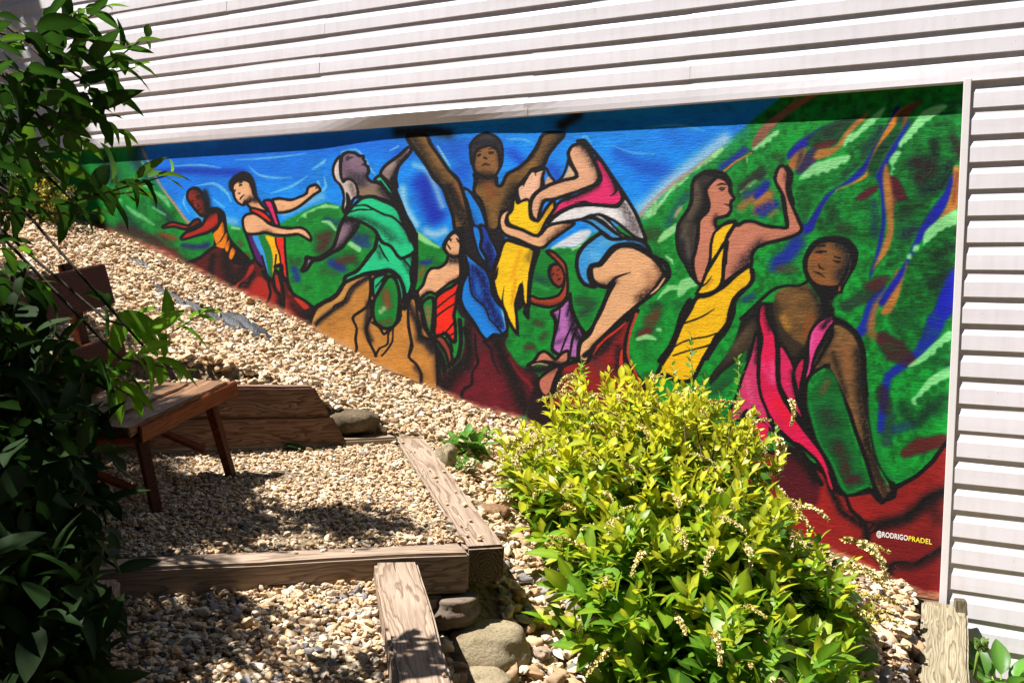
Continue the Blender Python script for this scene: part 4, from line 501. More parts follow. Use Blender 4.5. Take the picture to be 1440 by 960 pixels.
IMG *= (1-.10*np.clip((GRAIN-.55)*3, 0, 1))[..., None]
IMG = np.clip(IMG, 6, 252)
# ------------------------------------------------------------------ materials
def m_siding():
    t = NT('white_vinyl'); co = t.coords('Object')
    n = t.noise(co, 1.4, 5); n2 = t.noise(t.coords('Object', (7, 1, .6)), 3, 5)
    c = t.ramp(n, [(.3, (.72, .685, .735)), (.7, (.77, .73, .785))])
    c = t.mix(t.math('MULTIPLY', t.ramp(n2, [(.45, (0, 0, 0)), (.8, (1, 1, 1))]), .30), c, (.50, .44, .40))
    sp = t.noise(co, 90, 2); f = t.ramp(sp, [(.745, (0, 0, 0)), (.77, (1, 1, 1))])
    c = t.mix(t.math('MULTIPLY', f, .55), c, (.16, .12, .08))
    t.bump(t.noise(t.coords('Object', (.3, 1, 1)), 14, 3), .12, .004)
    return t.set(c, .42, .4)
def m_wood(name, light, mid, dark, rough=.85, ring=150.0, stain=.5):
    t = NT(name); tc = t.n('ShaderNodeTexCoord'); oi = t.n('ShaderNodeObjectInfo')
    sep = t.n('ShaderNodeSeparateXYZ'); t.l(tc.outputs['Object'], sep.inputs[0])
    r = oi.outputs['Random']
    wob = t.noise(t.coords('Object', (.9, 5, 5)), 2.2, 3)
    wob2 = t.noise(t.coords('Object', (1.1, 7, 7)), 2.2, 3)
    y = t.math('ADD', sep.outputs[1], t.math('ADD', t.math('MULTIPLY', t.math('SUBTRACT', wob, .5), .16), t.math('MULTIPLY', t.math('SUBTRACT', r, .5), .05)))
    z = t.math('ADD', sep.outputs[2], t.math('ADD', t.math('MULTIPLY', t.math('SUBTRACT', wob2, .5), .05), .015))
    rad = t.math('SQRT', t.math('ADD', t.math('MULTIPLY', y, y), t.math('MULTIPLY', z, z)))
    w = t.math('FRACT', t.math('MULTIPLY', rad, ring))
    c = t.ramp(w, [(0, light), (.55, mid), (.85, dark), (1, light)])
    fib = t.noise(t.coords('Object', (1.6, 90, 90)), 3.5, 4)
    c = t.mix(t.ramp(fib, [(.35, (.45, .45, .45)), (.65, (0, 0, 0))]), c, tuple(x*.35 for x in dark))
    chk = t.noise(t.coords('Object', (1.2, 45, 45)), 2.6, 4, .6)
    ck = t.ramp(chk, [(.66, (0, 0, 0)), (.70, (1, 1, 1))])
    c = t.mix(ck, c, tuple(x*.16 for x in dark))
    st = t.noise(t.coords('Object', (2, 9, 9)), 1.7, 5)
    c = t.mix(t.math('MULTIPLY', t.ramp(st, [(.42, (0, 0, 0)), (.75, (1, 1, 1))]), stain), c, tuple(x*.55 for x in mid))
    sn = t.n('ShaderNodeSeparateXYZ'); t.l(tc.outputs['Normal'], sn.inputs[0])
    eg = t.math('GREATER_THAN', t.math('ABSOLUTE', sn.outputs[0]), .8)      # end grain darker by nature, with the end face's shade painted in too
    c = t.mix(t.math('MULTIPLY', eg, .93), c, t.ramp(w, [(0, tuple(x*.16 for x in dark)), (.5, tuple(x*.3 for x in dark)), (.9, tuple(x*.55 for x in mid))]))
    h = t.math('SUBTRACT', t.math('ADD', t.math('MULTIPLY', fib, .5), t.math('MULTIPLY', w, -.25)), t.math('MULTIPLY', ck, 1.2))
    t.bump(h, .55, .004)
    return t.set(c, rough, .2)
def m_stone(name, a, b, scale=6, bumps=.9):
    t = NT(name); co = t.coords('Object'); n = t.noise(co, scale, 8, .62); n2 = t.noise(co, scale*11, 7, .75)
    c = t.mix(t.math('MULTIPLY', n2, .6), t.ramp(n, [(.3, a), (.7, b)]), tuple(x*.45 for x in a))
    sp = t.ramp(t.noise(co, scale*5, 3), [(.60, (0, 0, 0)), (.68, (1, 1, 1))]); c = t.mix(t.math('MULTIPLY', sp, .5), c, tuple(x*.35 for x in a))
    t.bump(t.math('ADD', n, t.math('MULTIPLY', n2, .7)), bumps, .03); return t.set(c, .9, .2)
def m_leaf(name, trans=.45, rough=.42, spec=.35):
    t = NT(name); at = t.n('ShaderNodeAttribute'); at.attribute_name = 'tint'
    co = t.coords('Object'); n = t.noise(co, 55, 3)
    c = t.mix(t.math('MULTIPLY', n, .5), at.outputs['Color'], (.02, .05, .008))
    tr = t.n('ShaderNodeBsdfTranslucent'); t.l(t.mix(.35, c, (.75, .8, .05), 'MULTIPLY'), tr.inputs[0])
    t.l(t.mix(.0, at.outputs['Color'], (1, 1, 1)), tr.inputs[0])
    t.set(c, rough, spec); mx = t.n('ShaderNodeMixShader'); mx.inputs[0].default_value = trans
    t.l(t.b.outputs[0], mx.inputs[1]); t.l(tr.outputs[0], mx.inputs[2])
    t.l(mx.outputs[0], t.t.nodes['Material Output'].inputs[0]); return t.m
def m_plain(name, col, rough=.8, var=.3, scale=20, bump=.2):
    t = NT(name); co = t.coords('Object'); n = t.noise(co, scale, 5)
    t.bump(n, bump, .01)
    return t.set(t.mix(n, tuple(x*(1-var) for x in col), tuple(min(1, x*(1+var)) for x in col)), rough, .3)
MS = m_siding()
M_TIMBER = m_wood('weathered_timber', (.39, .30, .23), (.33, .245, .18), (.18, .115, .075), ring=85.0, stain=.35)
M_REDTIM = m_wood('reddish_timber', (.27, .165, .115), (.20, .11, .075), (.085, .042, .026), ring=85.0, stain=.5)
M_STAIN = m_wood('stained_wood', (.30, .075, .018), (.22, .05, .012), (.10, .02, .006), .55, 110, .6)
M_SEAT = m_wood('worn_seat_wood', (.30, .17, .085), (.22, .105, .05), (.07, .03, .015), .5, 110, .7)
M_OLD = m_wood('grey_stake_wood', (.36, .31, .22), (.27, .23, .15), (.13, .10, .06), .9, 110)
# ------------------------------------------------------------------ terrain height
WL = np.array([(-9, 2.55), (-6.95, 2.10), (-5.96, 1.817), (-5.479, 1.679), (-5.104, 1.558), (-4.569, 1.366), (-3.888, 1.135), (-3.554, .988), (-3.176, .834), (-2.873, .773), (-2.703, .71), (-2.408, .66), (-1.6, .425), (-.4, .074), (-.008, -.035), (.2, -.2)])
RS = np.array([-1.528, 2.787]); E1 = np.array([-.703, .711]); E2 = np.array([.711, .703])   # step frame: riser end, uphill, rightwards
_cp = [(x, WALL_Y, z) for x, z in WL] + [(-2.92, 2.98, .93), (-2.75, 3.22, .91), (-3.2, 2.75, .98), (-3.6, 2.5, 1.02), (-4.5, 3.2, 1.36), (-6, 3, 1.78), (-4.2, 2.0, 1.15), (-4.2, .8, .9), (-6, 0, 1.4), (-9, 0, 2.0), (-9, -3, 1.6), (-3, -1.5, .3),
    (-2.52, 3.70, .62), (-2.3, 3.9, .60), (-2.15, 3.62, .53), (-1.8, 3.25, .38), (-1.5, 3.05, .22), (-1.28, 2.75, .02), (-1.35, 2.45, -.01), (-1.0, 2.0, -.03), (-.6, 1.5, -.12), (-1.5, 4.1, .32), (-1, 3.5, .12), (-.6, 3.9, .05), (-.45, 3.0, -.09), (0, 4.3, -.13), (-.1, 3.6, -.22), (0, 2.5, -.3), (0, 0, -.38), (-1, -1, -.1), (2, 2, -.5), (3, 4, -.5), (3, -3, -.5), (-.8, 1.0, -.15)]
_cp = np.array(_cp); _D = np.linalg.norm(_cp[:, None, :2]-_cp[None, :, :2], axis=2)
_A = np.zeros((len(_cp)+3,)*2); _A[:-3, :-3] = -_D + .02*np.eye(len(_cp)); _A[:-3, -3:-1] = _cp[:, :2]; _A[:-3, -1] = 1; _A[-3:, :-3] = _A[:-3, -3:].T
_w = np.linalg.solve(_A, np.r_[_cp[:, 2], 0, 0, 0])
def hill(x, y):
    x = np.asarray(x, float); y = np.asarray(y, float); s = x.shape; q = np.stack([x.ravel(), y.ravel()], 1); q[:, 0] = np.clip(q[:, 0], -10, 4); q[:, 1] = np.clip(q[:, 1], -4, 5)
    d = np.linalg.norm(q[:, None]-_cp[None, :, :2], axis=2); return (-d @ _w[:-3] + q @ _w[-3:-1] + _w[-1]).reshape(s)
def steps_ab(x, y):
    rx, ry = np.asarray(x)-RS[0], np.asarray(y)-RS[1]; return rx*E1[0]+ry*E1[1], rx*E2[0]+ry*E2[1]
def ab(a, b, z=0.0): p = RS + E1*a + E2*b; return np.array([p[0], p[1], z])
A_FAR = lambda b: 1.285 + .135*b            # far riser line of the upper landing
def zone(x, y):
    a, b = steps_ab(x, y); z = np.zeros(np.shape(a), int)
    z[(a > .07) & (a <= A_FAR(b)+.05) & (b < .03) & (b > -2.3)] = 1        # upper landing
    z[(a <= .07) & (a > -2.4) & (b < -.30+.09*a) & (b > -1.22)] = 2           # lower landing
    z[(np.asarray(x) > .075) & (np.asarray(y) > 2.0)] = 3                       # planting strip right of the edging board
    return z
def H(x, y):
    x = np.asarray(x, float); y = np.asarray(y, float); h = hill(x, y); z = zone(x, y); a, b = steps_ab(x, y)
    h = np.where(z == 1, .415+.152*np.clip(a, 0, 1.4), h); h = np.where(z == 2, .345+.10*np.clip(a, -2.4, 0)+.02*(b+.35), h)
    st_ = (a > A_FAR(b)+.03) & (a < A_FAR(b)+.135) & (b > -1.85); h = np.where(st_ & (b < -.36), np.minimum(h, .78), h); h = np.where(st_ & (b >= -.36) & (b < .02), np.minimum(h, .54), h)
    h = np.where((x > -.13) & (x <= .075) & (y > 2.0), h-.10, h); h = np.where(z == 3, np.minimum(h, -.52), h); return h
gx = np.unique(np.r_[np.linspace(-200, -12, 8), np.arange(-12, -7, .25), np.arange(-7, 1.6, .045), np.arange(1.6, 6, .4), np.linspace(6, 200, 9)])
gy = np.unique(np.r_[np.linspace(-200, -6, 8), np.arange(-6, 0, .4), np.arange(0, WALL_Y+.1, .045), np.linspace(5.2, 10, 5), np.linspace(12, 200, 7)])
GX, GY = np.meshgrid(gx, gy); GZ = H(GX, GY)
GZ += np.where((np.abs(GX) < 8) & (GY < 6), .012*np.sin(GX*7.1+np.sin(GY*5))*np.cos(GY*6.3), 0)
_n, _m = GX.shape; idx = np.arange(_n*_m).reshape(_n, _m)
Q = np.stack([idx[:-1, :-1].ravel(), idx[:-1, 1:].ravel(), idx[1:, 1:].ravel(), idx[1:, :-1].ravel()], 1)
t = NT('ground_soil'); co = t.coords('Object'); v = t.n('ShaderNodeTexVoronoi'); v.inputs['Scale'].default_value = 45; t.l(co, v.inputs['Vector'])
n1 = t.noise(co, 3, 5)
c = t.mix(.6, t.ramp(v.outputs['Color'], [(.1, (.10, .07, .045)), (.9, (.30, .22, .14))]), t.ramp(n1, [(.3, (.12, .085, .05)), (.7, (.26, .19, .12))]))
t.bump(v.outputs['Distance'], .8, .02); M_SOIL = t.set(c, .95, .1)
ground = obj('ground', quick_mesh('ground', np.stack([GX.ravel(), GY.ravel(), GZ.ravel()], 1), Q, M_SOIL, True)); tag(ground, kind='structure')
# ------------------------------------------------------------------ building with vinyl siding
house = empty('house', (0, WALL_Y+.02, 0))
tag(house, 'building with white horizontal vinyl siding above and beside the mural', 'building')
HO = np.array([0, WALL_Y+.02, 0])
def box_mesh(name, lo, hi, mat, bev=0.0):
    bm = bmesh.new(); bmesh.ops.create_cube(bm, size=1)
    lo, hi = np.array(lo, float), np.array(hi, float)
    for vv in bm.verts: vv.co = Vector((lo+hi)/2) + Vector(np.array(vv.co)*(hi-lo))
    if bev: bmesh.ops.bevel(bm, geom=bm.edges[:], offset=bev, segments=2, affect='EDGES', profile=.6)
    me = bpy.data.meshes.new(name); bm.to_mesh(me); bm.free(); me.materials.append(mat); return me
M_CORE = m_plain('wall_sheathing', (.30, .27, .24))
obj('wall_core', box_mesh('wall_core', (-11, .02, -1.2), (3.6, 5.2, 5.22), M_CORE), house)
M_ROOF = m_plain('roof_shingles', (.09, .085, .08), .95, .4, 30)
def roof_mesh():
    V = [(-11.4, -.14, 5.20), (4, -.14, 5.20), (4, 5.5, 5.20), (-11.4, 5.5, 5.20), (-11.4, 2.6, 6.7), (4, 2.6, 6.7), (-11.4, -.14, 5.32), (4, -.14, 5.32), (4, 5.5, 5.32), (-11.4, 5.5, 5.32)]
    return mesh('roof', V, [(3, 2, 1, 0), (0, 1, 7, 6), (2, 3, 9, 8), (6, 7, 5, 4), (8, 9, 4, 5), (0, 6, 4, 9, 3), (1, 2, 8, 5, 7)], M_ROOF)
CO = .127; TOPZ = 2.44
LIPX = [-11, -5.1, -3.93, -3.5, -3.28, -2.74, -2.45, -2.1, -1.2, -.02, 4]; LIPP = [.036, .034, .035, .025, .020, .022, .028, .036, .040, .046, .047]
def siding_panel(x0, x1, z0, first=False, front=0.0, seed=0):
    r = np.random.default_rng(seed); n = max(2, int((x1-x0)/.12)); xs = np.linspace(x0, x1, n+1)
    bow = .0019*np.sin(xs*1.7+seed)+.0012*np.sin(xs*4.1+2*seed); V = []; Fs = []
    yb = -.020-.028-front                                   # panel back plane relative to the house origin
    dz = .0012*np.sin(xs*.9+seed*1.3)
    for i, x in enumerate(xs):
        lip = .0115+bow[i]*.8
        if first: lip = np.interp(x, LIPX, LIPP)-.028+.0
        lo = max(lip, -.012)
        ybot = -.008 if first else yb
        prof = [(ybot, z0), (yb-lo, z0), (yb-(lo*.5+.0075 if first else lip), z0+.030), (yb-(.0145 if first else .0115)-bow[i], z0+.070), (yb-(.0125 if first else .0098)-bow[i], z0+.074), (yb-.0035, z0+.098), (yb-.002, z0+CO+.006)]
        V += [(x, p, q+dz[i]) for p, q in prof]
    k = 7
    for i in range(n):
        for j in range(k-1): Fs.append((i*k+j, (i+1)*k+j, (i+1)*k+j+1, i*k+j+1))
    Fs.append(tuple(range(k))); Fs.append(tuple(n*k+j for j in range(k-1, -1, -1)))
    me = mesh('siding_panel', V, Fs, MS); return me
joints = [1.35, -.83, -2.62, -4.45, -6.3]
for k in range(0, 22):
    z0 = TOPZ + CO*k + .010; r = random.Random(k)
    cuts = [3.6] + sorted([j + r.choice([-.45, 0, .45]) + r.uniform(-.1, .1) for j in ([1.9, -.85, -4.3] if k % 2 else [.9, -2.34, -6.2])], reverse=True) + [-11]
    if k == 0: cuts = [3.6, -2.315, -6.2, -11]
    for i in range(len(cuts)-1):
        o = obj('siding_panel', siding_panel(cuts[i+1]-.025, cuts[i], z0, k == 0, .0012*(i % 2), k*7+i), house)
for k in range(-1, -27, -1):
    obj('siding_panel', siding_panel(.0135, 3.6, TOPZ + CO*k + .010, False, 0, 300-k), house)
M_TRIM = m_plain('white_trim', (.74, .70, .71), .4, .04, 8, .05)
obj('trim', box_mesh('trim', (-.021, -.068, -.05), (.0125, -.006, 2.462), M_TRIM, .003), house)
obj('roof', roof_mesh(), house)
# ------------------------------------------------------------------ mural object
_lin = lin(255*(IMG/255)**1.12, .86).astype(np.float32)
_idx = np.arange(NH*NW).reshape(NH, NW)
_keep = (_VV > np.interp(_UU, WL[:, 0], WL[:, 1])-.14); _kq = _keep[:-1, :-1] & _keep[1:, 1:] & _keep[:-1, 1:] & _keep[1:, :-1]
_q = np.stack([_idx[:-1, :-1][_kq], _idx[:-1, 1:][_kq], _idx[1:, 1:][_kq], _idx[1:, :-1][_kq]], 1)
_used = np.unique(_q); _map = np.zeros(NH*NW, np.int64); _map[_used] = np.arange(len(_used))
t = NT('mural_paint'); at = t.n('ShaderNodeAttribute'); at.attribute_name = 'tint'
co = t.coords('Object'); g = t.noise(t.coords('Object', (1, 1, 6)), 16, 5, .6); g2 = t.noise(t.coords('Object', (1, 1, 2.2)), 60, 4, .6)
t.bump(t.math('ADD', g, t.math('MULTIPLY', g2, .8)), .35, .006)
M_MURAL = t.set(t.mix(t.math('MULTIPLY', t.ramp(g2, [(.35, (0, 0, 0)), (.75, (1, 1, 1))]), .22), at.outputs['Color'], (.03, .025, .02)), t.ramp(g, [(.3, (.5,)*3), (.7, (.75,)*3)]), .18)
mural = empty('mural', (0, WALL_Y, 0)); tag(mural, 'colourful painted mural of nine robed figures among rocks and green hills on the wall', 'mural')
obj('painted_sheet', quick_mesh('painted_sheet', np.stack([_UU.ravel()[_used], np.zeros(len(_used)), _VV.ravel()[_used]], 1), _map[_q], M_MURAL, True, _lin.reshape(-1, 3)[_used]), mural)
obj('plywood_backing', mesh('plywood_backing', [(x, y, z) for y in (.0025, .03) for x, z in ((MUR_L, 1.8), (MUR_L, MUR_T), (MUR_R, MUR_T), (MUR_R, -.06), (-2, .3))], [(0, 1, 2, 3, 4), (9, 8, 7, 6, 5), (0, 5, 6, 1), (1, 6, 7, 2), (2, 7, 8, 3), (3, 8, 9, 4), (4, 9, 5, 0)], m_plain('plywood', (.35, .24, .15))), mural)
M_WHITE = m_plain('white_lettering', (.85, .82, .82), .5, .1, 60); M_YLET = m_plain('yellow_lettering', (.80, .68, .05), .5, .1, 60)
def letters(txt, p0, p1, mat, height):
    cu = bpy.data.curves.new('lettering', 'FONT'); cu.body = txt; cu.size = 1; cu.offset = .022; cu.space_character = 1.08
    tmp = bpy.data.objects.new('lettering', cu); COL.objects.link(tmp)
    me = bpy.data.meshes.new_from_object(tmp.evaluated_get(bpy.context.evaluated_depsgraph_get()))
    bpy.data.objects.remove(tmp); me.name = 'lettering'
    co = np.empty(len(me.vertices)*3, np.float32); me.vertices.foreach_get('co', co); co = co.reshape(-1, 3)
    u = (co[:, 0]-co[:, 0].min())/(co[:, 0].max()-co[:, 0].min()); v = (co[:, 1]-0)/.70
    P = p0[None]+u[:, None]*(p1-p0)[None]+v[:, None]*np.array([0, 0, height])[None]
    me.vertices.foreach_set('co', (P-np.array([0, WALL_Y+.0012, 0])).astype(np.float32).ravel()); me.update()
    me.materials.clear(); me.materials.append(mat); return obj('lettering', me, mural)
tag(letters('@RODRIGO', on_wall(1232.5, 753), on_wall(1276.5, 759.5), M_WHITE, .025), 'white block lettering')
tag(letters('PRADEL', on_wall(1277.5, 759.7), on_wall(1310.3, 765), M_YLET, .024), 'yellow block lettering')
# ------------------------------------------------------------------ timbers
def timber(name, p, q, w=.146, h=.14, mat=None, label='', cat='timber', group=None, cut=0.0, roll=0.0, bev=.010, seed=0):
    """p,q: ends of the top centre line"""
    p, q = np.array(p, float), np.array(q, float); L = np.linalg.norm(q-p); r = random.Random(seed)
    bm = bmesh.new(); n = 10; ring = [(-w/2, -h), (w/2, -h), (w/2, 0), (-w/2, 0)]; vs_ = []
    for i in range(n+1):
        x = -L/2+L*i/n; row = []
        for (a, b) in ring:
            xx = x + (cut*(-b/h) if i == n else 0)
            row.append(bm.verts.new((xx, a+r.uniform(-1, 1)*.0032, b+h/2+r.uniform(-1, 1)*.003)))
        vs_.append(row)
    for i in range(n):
        for k in range(4): bm.faces.new((vs_[i][k], vs_[i+1][k], vs_[i+1][(k+1) % 4], vs_[i][(k+1) % 4]))
    bm.faces.new(vs_[0][::1]); bm.faces.new(vs_[n][::-1]); bmesh.ops.recalc_face_normals(bm, faces=bm.faces[:])
    sharp = [e for e in bm.edges if len(e.link_faces) == 2 and e.calc_face_angle(0) > .5]
    bmesh.ops.bevel(bm, geom=sharp, offset=bev, segments=2, affect='EDGES')
    me = bpy.data.meshes.new(name); bm.to_mesh(me); bm.free(); me.materials.append(mat or M_TIMBER)
    o = obj(name, me); d = Vector(q-p).normalized()
    up = Vector((0, 0, 1)); y = up.cross(d).normalized(); z = d.cross(y)
    M = Matrix(((d.x, y.x, z.x), (d.y, y.y, z.y), (d.z, y.z, z.z)))
    c = Vector((p+q)/2) - z*(h/2); o.matrix_world = Matrix.Translation(c) @ M.to_4x4()
    tag(o, label, cat, group); return o
HW = .073
timber('landscape_timber', ab(-.002, HW+.002, .43), ab(1.36, HW+.012, .635), label='square weathered timber along the right edge of the upper gravel landing, end grain showing', seed=1)
timber('landscape_timber', ab(HW-.145+.075, -2.35, .425), ab(HW-.145+.075, -.003, .43), label='long timber riser between the upper and lower gravel landings, pebbles on top', seed=2)
timber('landscape_timber', ab(HW-.145+.07, -2.35, .283), ab(HW-.145+.07, -.09, .286), label='buried timber directly under the long riser, above the flat cut stone', seed=3)
timber('landscape_timber', ab(-1.60, -.425, .285), ab(-.080, -.265, .412), label='sloping timber beside the lower gravel landing, next to the boulders', seed=4)
timber('landscape_timber', ab(-1.60, -.425, .140), ab(-.080, -.265, .268), label='lower timber stacked under the sloping timber beside the boulders', seed=5)
timber('landscape_timber', ab(-.078, -1.19, .405), ab(-1.3, -1.23, .30), label='shaded timber along the bench side of the lower gravel landing', seed=6)
fa = lambda b, z: ab(A_FAR(b)+.075, b, z)
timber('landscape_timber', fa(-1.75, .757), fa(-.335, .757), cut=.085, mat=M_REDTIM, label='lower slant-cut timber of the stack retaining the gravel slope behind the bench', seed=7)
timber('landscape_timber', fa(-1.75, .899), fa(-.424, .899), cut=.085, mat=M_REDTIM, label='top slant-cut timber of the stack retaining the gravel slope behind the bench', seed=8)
timber('landscape_timber', fa(-1.75, .625), fa(-.005, .648), label='flat timber sunk level with the gravel below the slant-cut stack', seed=9)
timber('edging_board', (.000, WALL_Y-.075, -.024), (.035, 3.30, -.44), w=.195, h=.12, mat=M_OLD, label='weathered grey edging board sloping from the white trim past the gravel', cat='board', seed=10)
timber('wooden_stake', (.118, WALL_Y-.10, -.62), (.092, WALL_Y-.105, .012), w=.062, h=.05, mat=M_OLD, label='short grey wooden stake standing against the siding by the edging board', cat='stake', seed=11, bev=.003)
# ------------------------------------------------------------------ stones
def rock(name, c, r, label, mat, seed=0, flat=None, rot=0.0, sub=4, amp=.22, cat='rock'):
    bm = bmesh.new(); bmesh.ops.create_icosphere(bm, subdivisions=sub, radius=1); g = np.random.default_rng(seed)
    ph = g.uniform(0, 6.28, (12, 3)); fr = g.normal(0, 1, (12, 3)); 
    for v in bm.verts:
        d = np.array(v.co); k = 1 + amp*sum(math.sin(2.1*(fr[i] @ d)+ph[i, 0])*(.5 if i < 6 else .18)*.5 for i in range(12))+.05*math.sin(6*(fr[3] @ d)+ph[2, 1])+.03*math.sin(13*(fr[5] @ d)+ph[4, 1])*math.sin(11*(fr[7] @ d))
        d = np.sign(d)*np.abs(d)**.82*k
        if flat is not None and d[2] > flat: d[2] = flat+(d[2]-flat)*.05
        v.co = d*np.array(r)
    me = bpy.data.meshes.new(name); bm.to_mesh(me); bm.free(); me.materials.append(mat); me.polygons.foreach_set('use_smooth', [True]*len(me.polygons))
    o = obj(name, me); o.location = c; o.rotation_euler = (0, 0, rot); tag(o, label, cat); return o
M_TANROCK = m_stone('tan_boulder', (.34, .26, .15), (.60, .50, .34)); M_DARKROCK = m_stone('brown_boulder', (.10, .075, .05), (.26, .19, .12)); M_CUT = m_stone('cut_stone', (.13, .095, .07), (.27, .21, .16), 4, .35)
def rk(px, py, z): return on_z(px, py, z)
rock('boulder', rk(686, 926, .06), (.135, .115, .125), 'largest rounded tan boulder on the ground beside the lower sloping timber', M_TANROCK, 3, rot=.4)
rock('boulder', rk(640, 852, .235), (.088, .085, .075), 'flat-topped dark cut stone wedged under the end of the riser', M_CUT, 5, flat=.55, rot=.6, amp=.16)
rock('boulder', rk(710, 868, .10), (.105, .07, .055), 'low cracked tan rock between the rounded boulder and the bush', M_TANROCK, 9, rot=.7)
rock('boulder', rk(680, 975, .01), (.11, .08, .07), 'low rounded boulder in front of the largest one, cut by the picture edge', M_TANROCK, 12, rot=.2)
_h = lambda p: float(H(p[0], p[1]))
def hit(px, py, dz=0.0):
    """where a picture direction meets the terrain"""
    r = ray(px, py); ts = np.linspace(1.2, 9, 2200); P = _E[None]+r[None]*ts[:, None]; hz = H(P[:, 0], P[:, 1])+dz
    k = np.argmax(P[:, 2] < hz); return P[k]
p = hit(482, 606); rock('boulder', p+np.array([0, .05, .04]), (.15, .11, .068), 'brown rounded boulder on the gravel beside the slant-cut timbers', M_DARKROCK, 21, rot=.6)
p = hit(626, 655); rock('boulder', p+np.array([0, 0, .03]), (.045, .045, .07), 'small upright tan stone at the outer edge of the side timber', M_TANROCK, 25)
p = hit(693, 722); rock('boulder', p+np.array([0, 0, .01]), (.07, .05, .035), 'small reddish stone touching the side timber by the bush', m_stone('reddish_stone', (.25, .12, .06), (.42, .26, .15)), 27)
# ------------------------------------------------------------------ gravel (geometry-node instances)
def stone_tree():
    ng = bpy.data.node_groups.new('pebbles', 'GeometryNodeTree')
    ng.interface.new_socket('Geometry', in_out='INPUT', socket_type='NodeSocketGeometry'); ng.interface.new_socket('Geometry', in_out='OUTPUT', socket_type='NodeSocketGeometry')
    N = ng.nodes.new; L = ng.links.new; gi = N('NodeGroupInput'); go = N('NodeGroupOutput'); iop = N('GeometryNodeInstanceOnPoints'); gti = N('GeometryNodeJoinGeometry')
    for i in range(8):
        ico = N('GeometryNodeMeshIcoSphere'); ico.inputs['Radius'].default_value = .5; ico.inputs['Subdivisions'].default_value = 3
        pos = N('GeometryNodeInputPosition'); add = N('ShaderNodeVectorMath'); add.operation = 'ADD'; add.inputs[1].default_value = (i*7.3, i*3.1, i*1.7); L(pos.outputs[0], add.inputs[0])
        tn = N('ShaderNodeTexNoise'); tn.inputs['Scale'].default_value = 2.1; tn.inputs['Detail'].default_value = 2.0; L(add.outputs[0], tn.inputs['Vector'])
        sub = N('ShaderNodeVectorMath'); sub.operation = 'SUBTRACT'; sub.inputs[1].default_value = (.5, .5, .5); L(tn.outputs['Color'], sub.inputs[0])
        sca = N('ShaderNodeVectorMath'); sca.operation = 'SCALE'; sca.inputs['Scale'].default_value = .85; L(sub.outputs[0], sca.inputs[0])
        sp = N('GeometryNodeSetPosition'); L(ico.outputs['Mesh'], sp.inputs['Geometry']); L(sca.outputs[0], sp.inputs['Offset'])
        sm = N('GeometryNodeSetMaterial'); sm.inputs['Material'].default_value = M_PEB; L(sp.outputs[0], sm.inputs[0])
        ss = N('GeometryNodeSetShadeSmooth'); L(sm.outputs[0], ss.inputs[0])
        g = N('GeometryNodeGeometryToInstance'); L(ss.outputs[0], g.inputs[0]); L(g.outputs[0], gti.inputs[0])
    def attr(nm, tp): a = N('GeometryNodeInputNamedAttribute'); a.data_type = tp; a.inputs['Name'].default_value = nm; return a.outputs[0]
    L(gi.outputs[0], iop.inputs['Points']); L(gti.outputs[0], iop.inputs['Instance']); iop.inputs['Pick Instance'].default_value = True
    L(attr('pick', 'INT'), iop.inputs['Instance Index'])
    e2r = N('FunctionNodeEulerToRotation'); L(attr('rot', 'FLOAT_VECTOR'), e2r.inputs[0]); L(e2r.outputs[0], iop.inputs['Rotation'])
    L(attr('scl', 'FLOAT_VECTOR'), iop.inputs['Scale']); L(iop.outputs[0], go.inputs[0]); return ng
t = NT('pebble'); at = t.n('ShaderNodeAttribute'); at.attribute_type = 'INSTANCER'; at.attribute_name = 'tone'
c = t.ramp(at.outputs['Fac'], [(0, (.16, .17, .20)), (.06, (.24, .24, .25)), (.10, (.33, .21, .12)), (.26, (.49, .32, .18)), (.45, (.56, .39, .23)), (.62, (.62, .48, .32)), (.80, (.69, .57, .43)), (.93, (.75, .66, .53)), (1, (.46, .29, .13))])
n = t.noise(t.coords('Object'), 4, 4); c = t.mix(t.math('MULTIPLY', n, .5), c, (.20, .13, .07)); M_PEB = t.set(c, .8, .25)
PEB = stone_tree()
def gravel(name, label, P, size, seed, grey=0.0):
    g = np.random.default_rng(seed); n = len(P); me = bpy.data.meshes.new(name); me.vertices.add(n); me.vertices.foreach_set('co', P.astype(np.float32).ravel())
    s = size*g.lognormal(0, .28, n); sc3 = np.stack([s*g.uniform(.95, 1.5, n), s*g.uniform(.75, 1.05, n), s*g.uniform(.45, .8, n)], 1)
    rot = np.stack([g.normal(0, .42, n), g.normal(0, .42, n), g.uniform(0, 6.28, n)], 1)
    tone = g.uniform(.08, 1, n); gm = g.random(n) < grey; tone[gm] = g.uniform(0, .09, gm.sum())
    for nm, tp, d in (('scl', 'FLOAT_VECTOR', sc3), ('rot', 'FLOAT_VECTOR', rot)): me.attributes.new(nm, tp, 'POINT').data.foreach_set('vector', d.astype(np.float32).ravel())
    me.attributes.new('pick', 'INT', 'POINT').data.foreach_set('value', g.integers(0, 8, n).astype(np.int32)); me.attributes.new('tone', 'FLOAT', 'POINT').data.foreach_set('value', tone.astype(np.float32))
    me.materials.append(M_PEB); o = obj(name, me); md = o.modifiers.new('pebbles', 'NODES'); md.node_group = PEB
    tag(o, label, 'gravel', kind='stuff'); return o
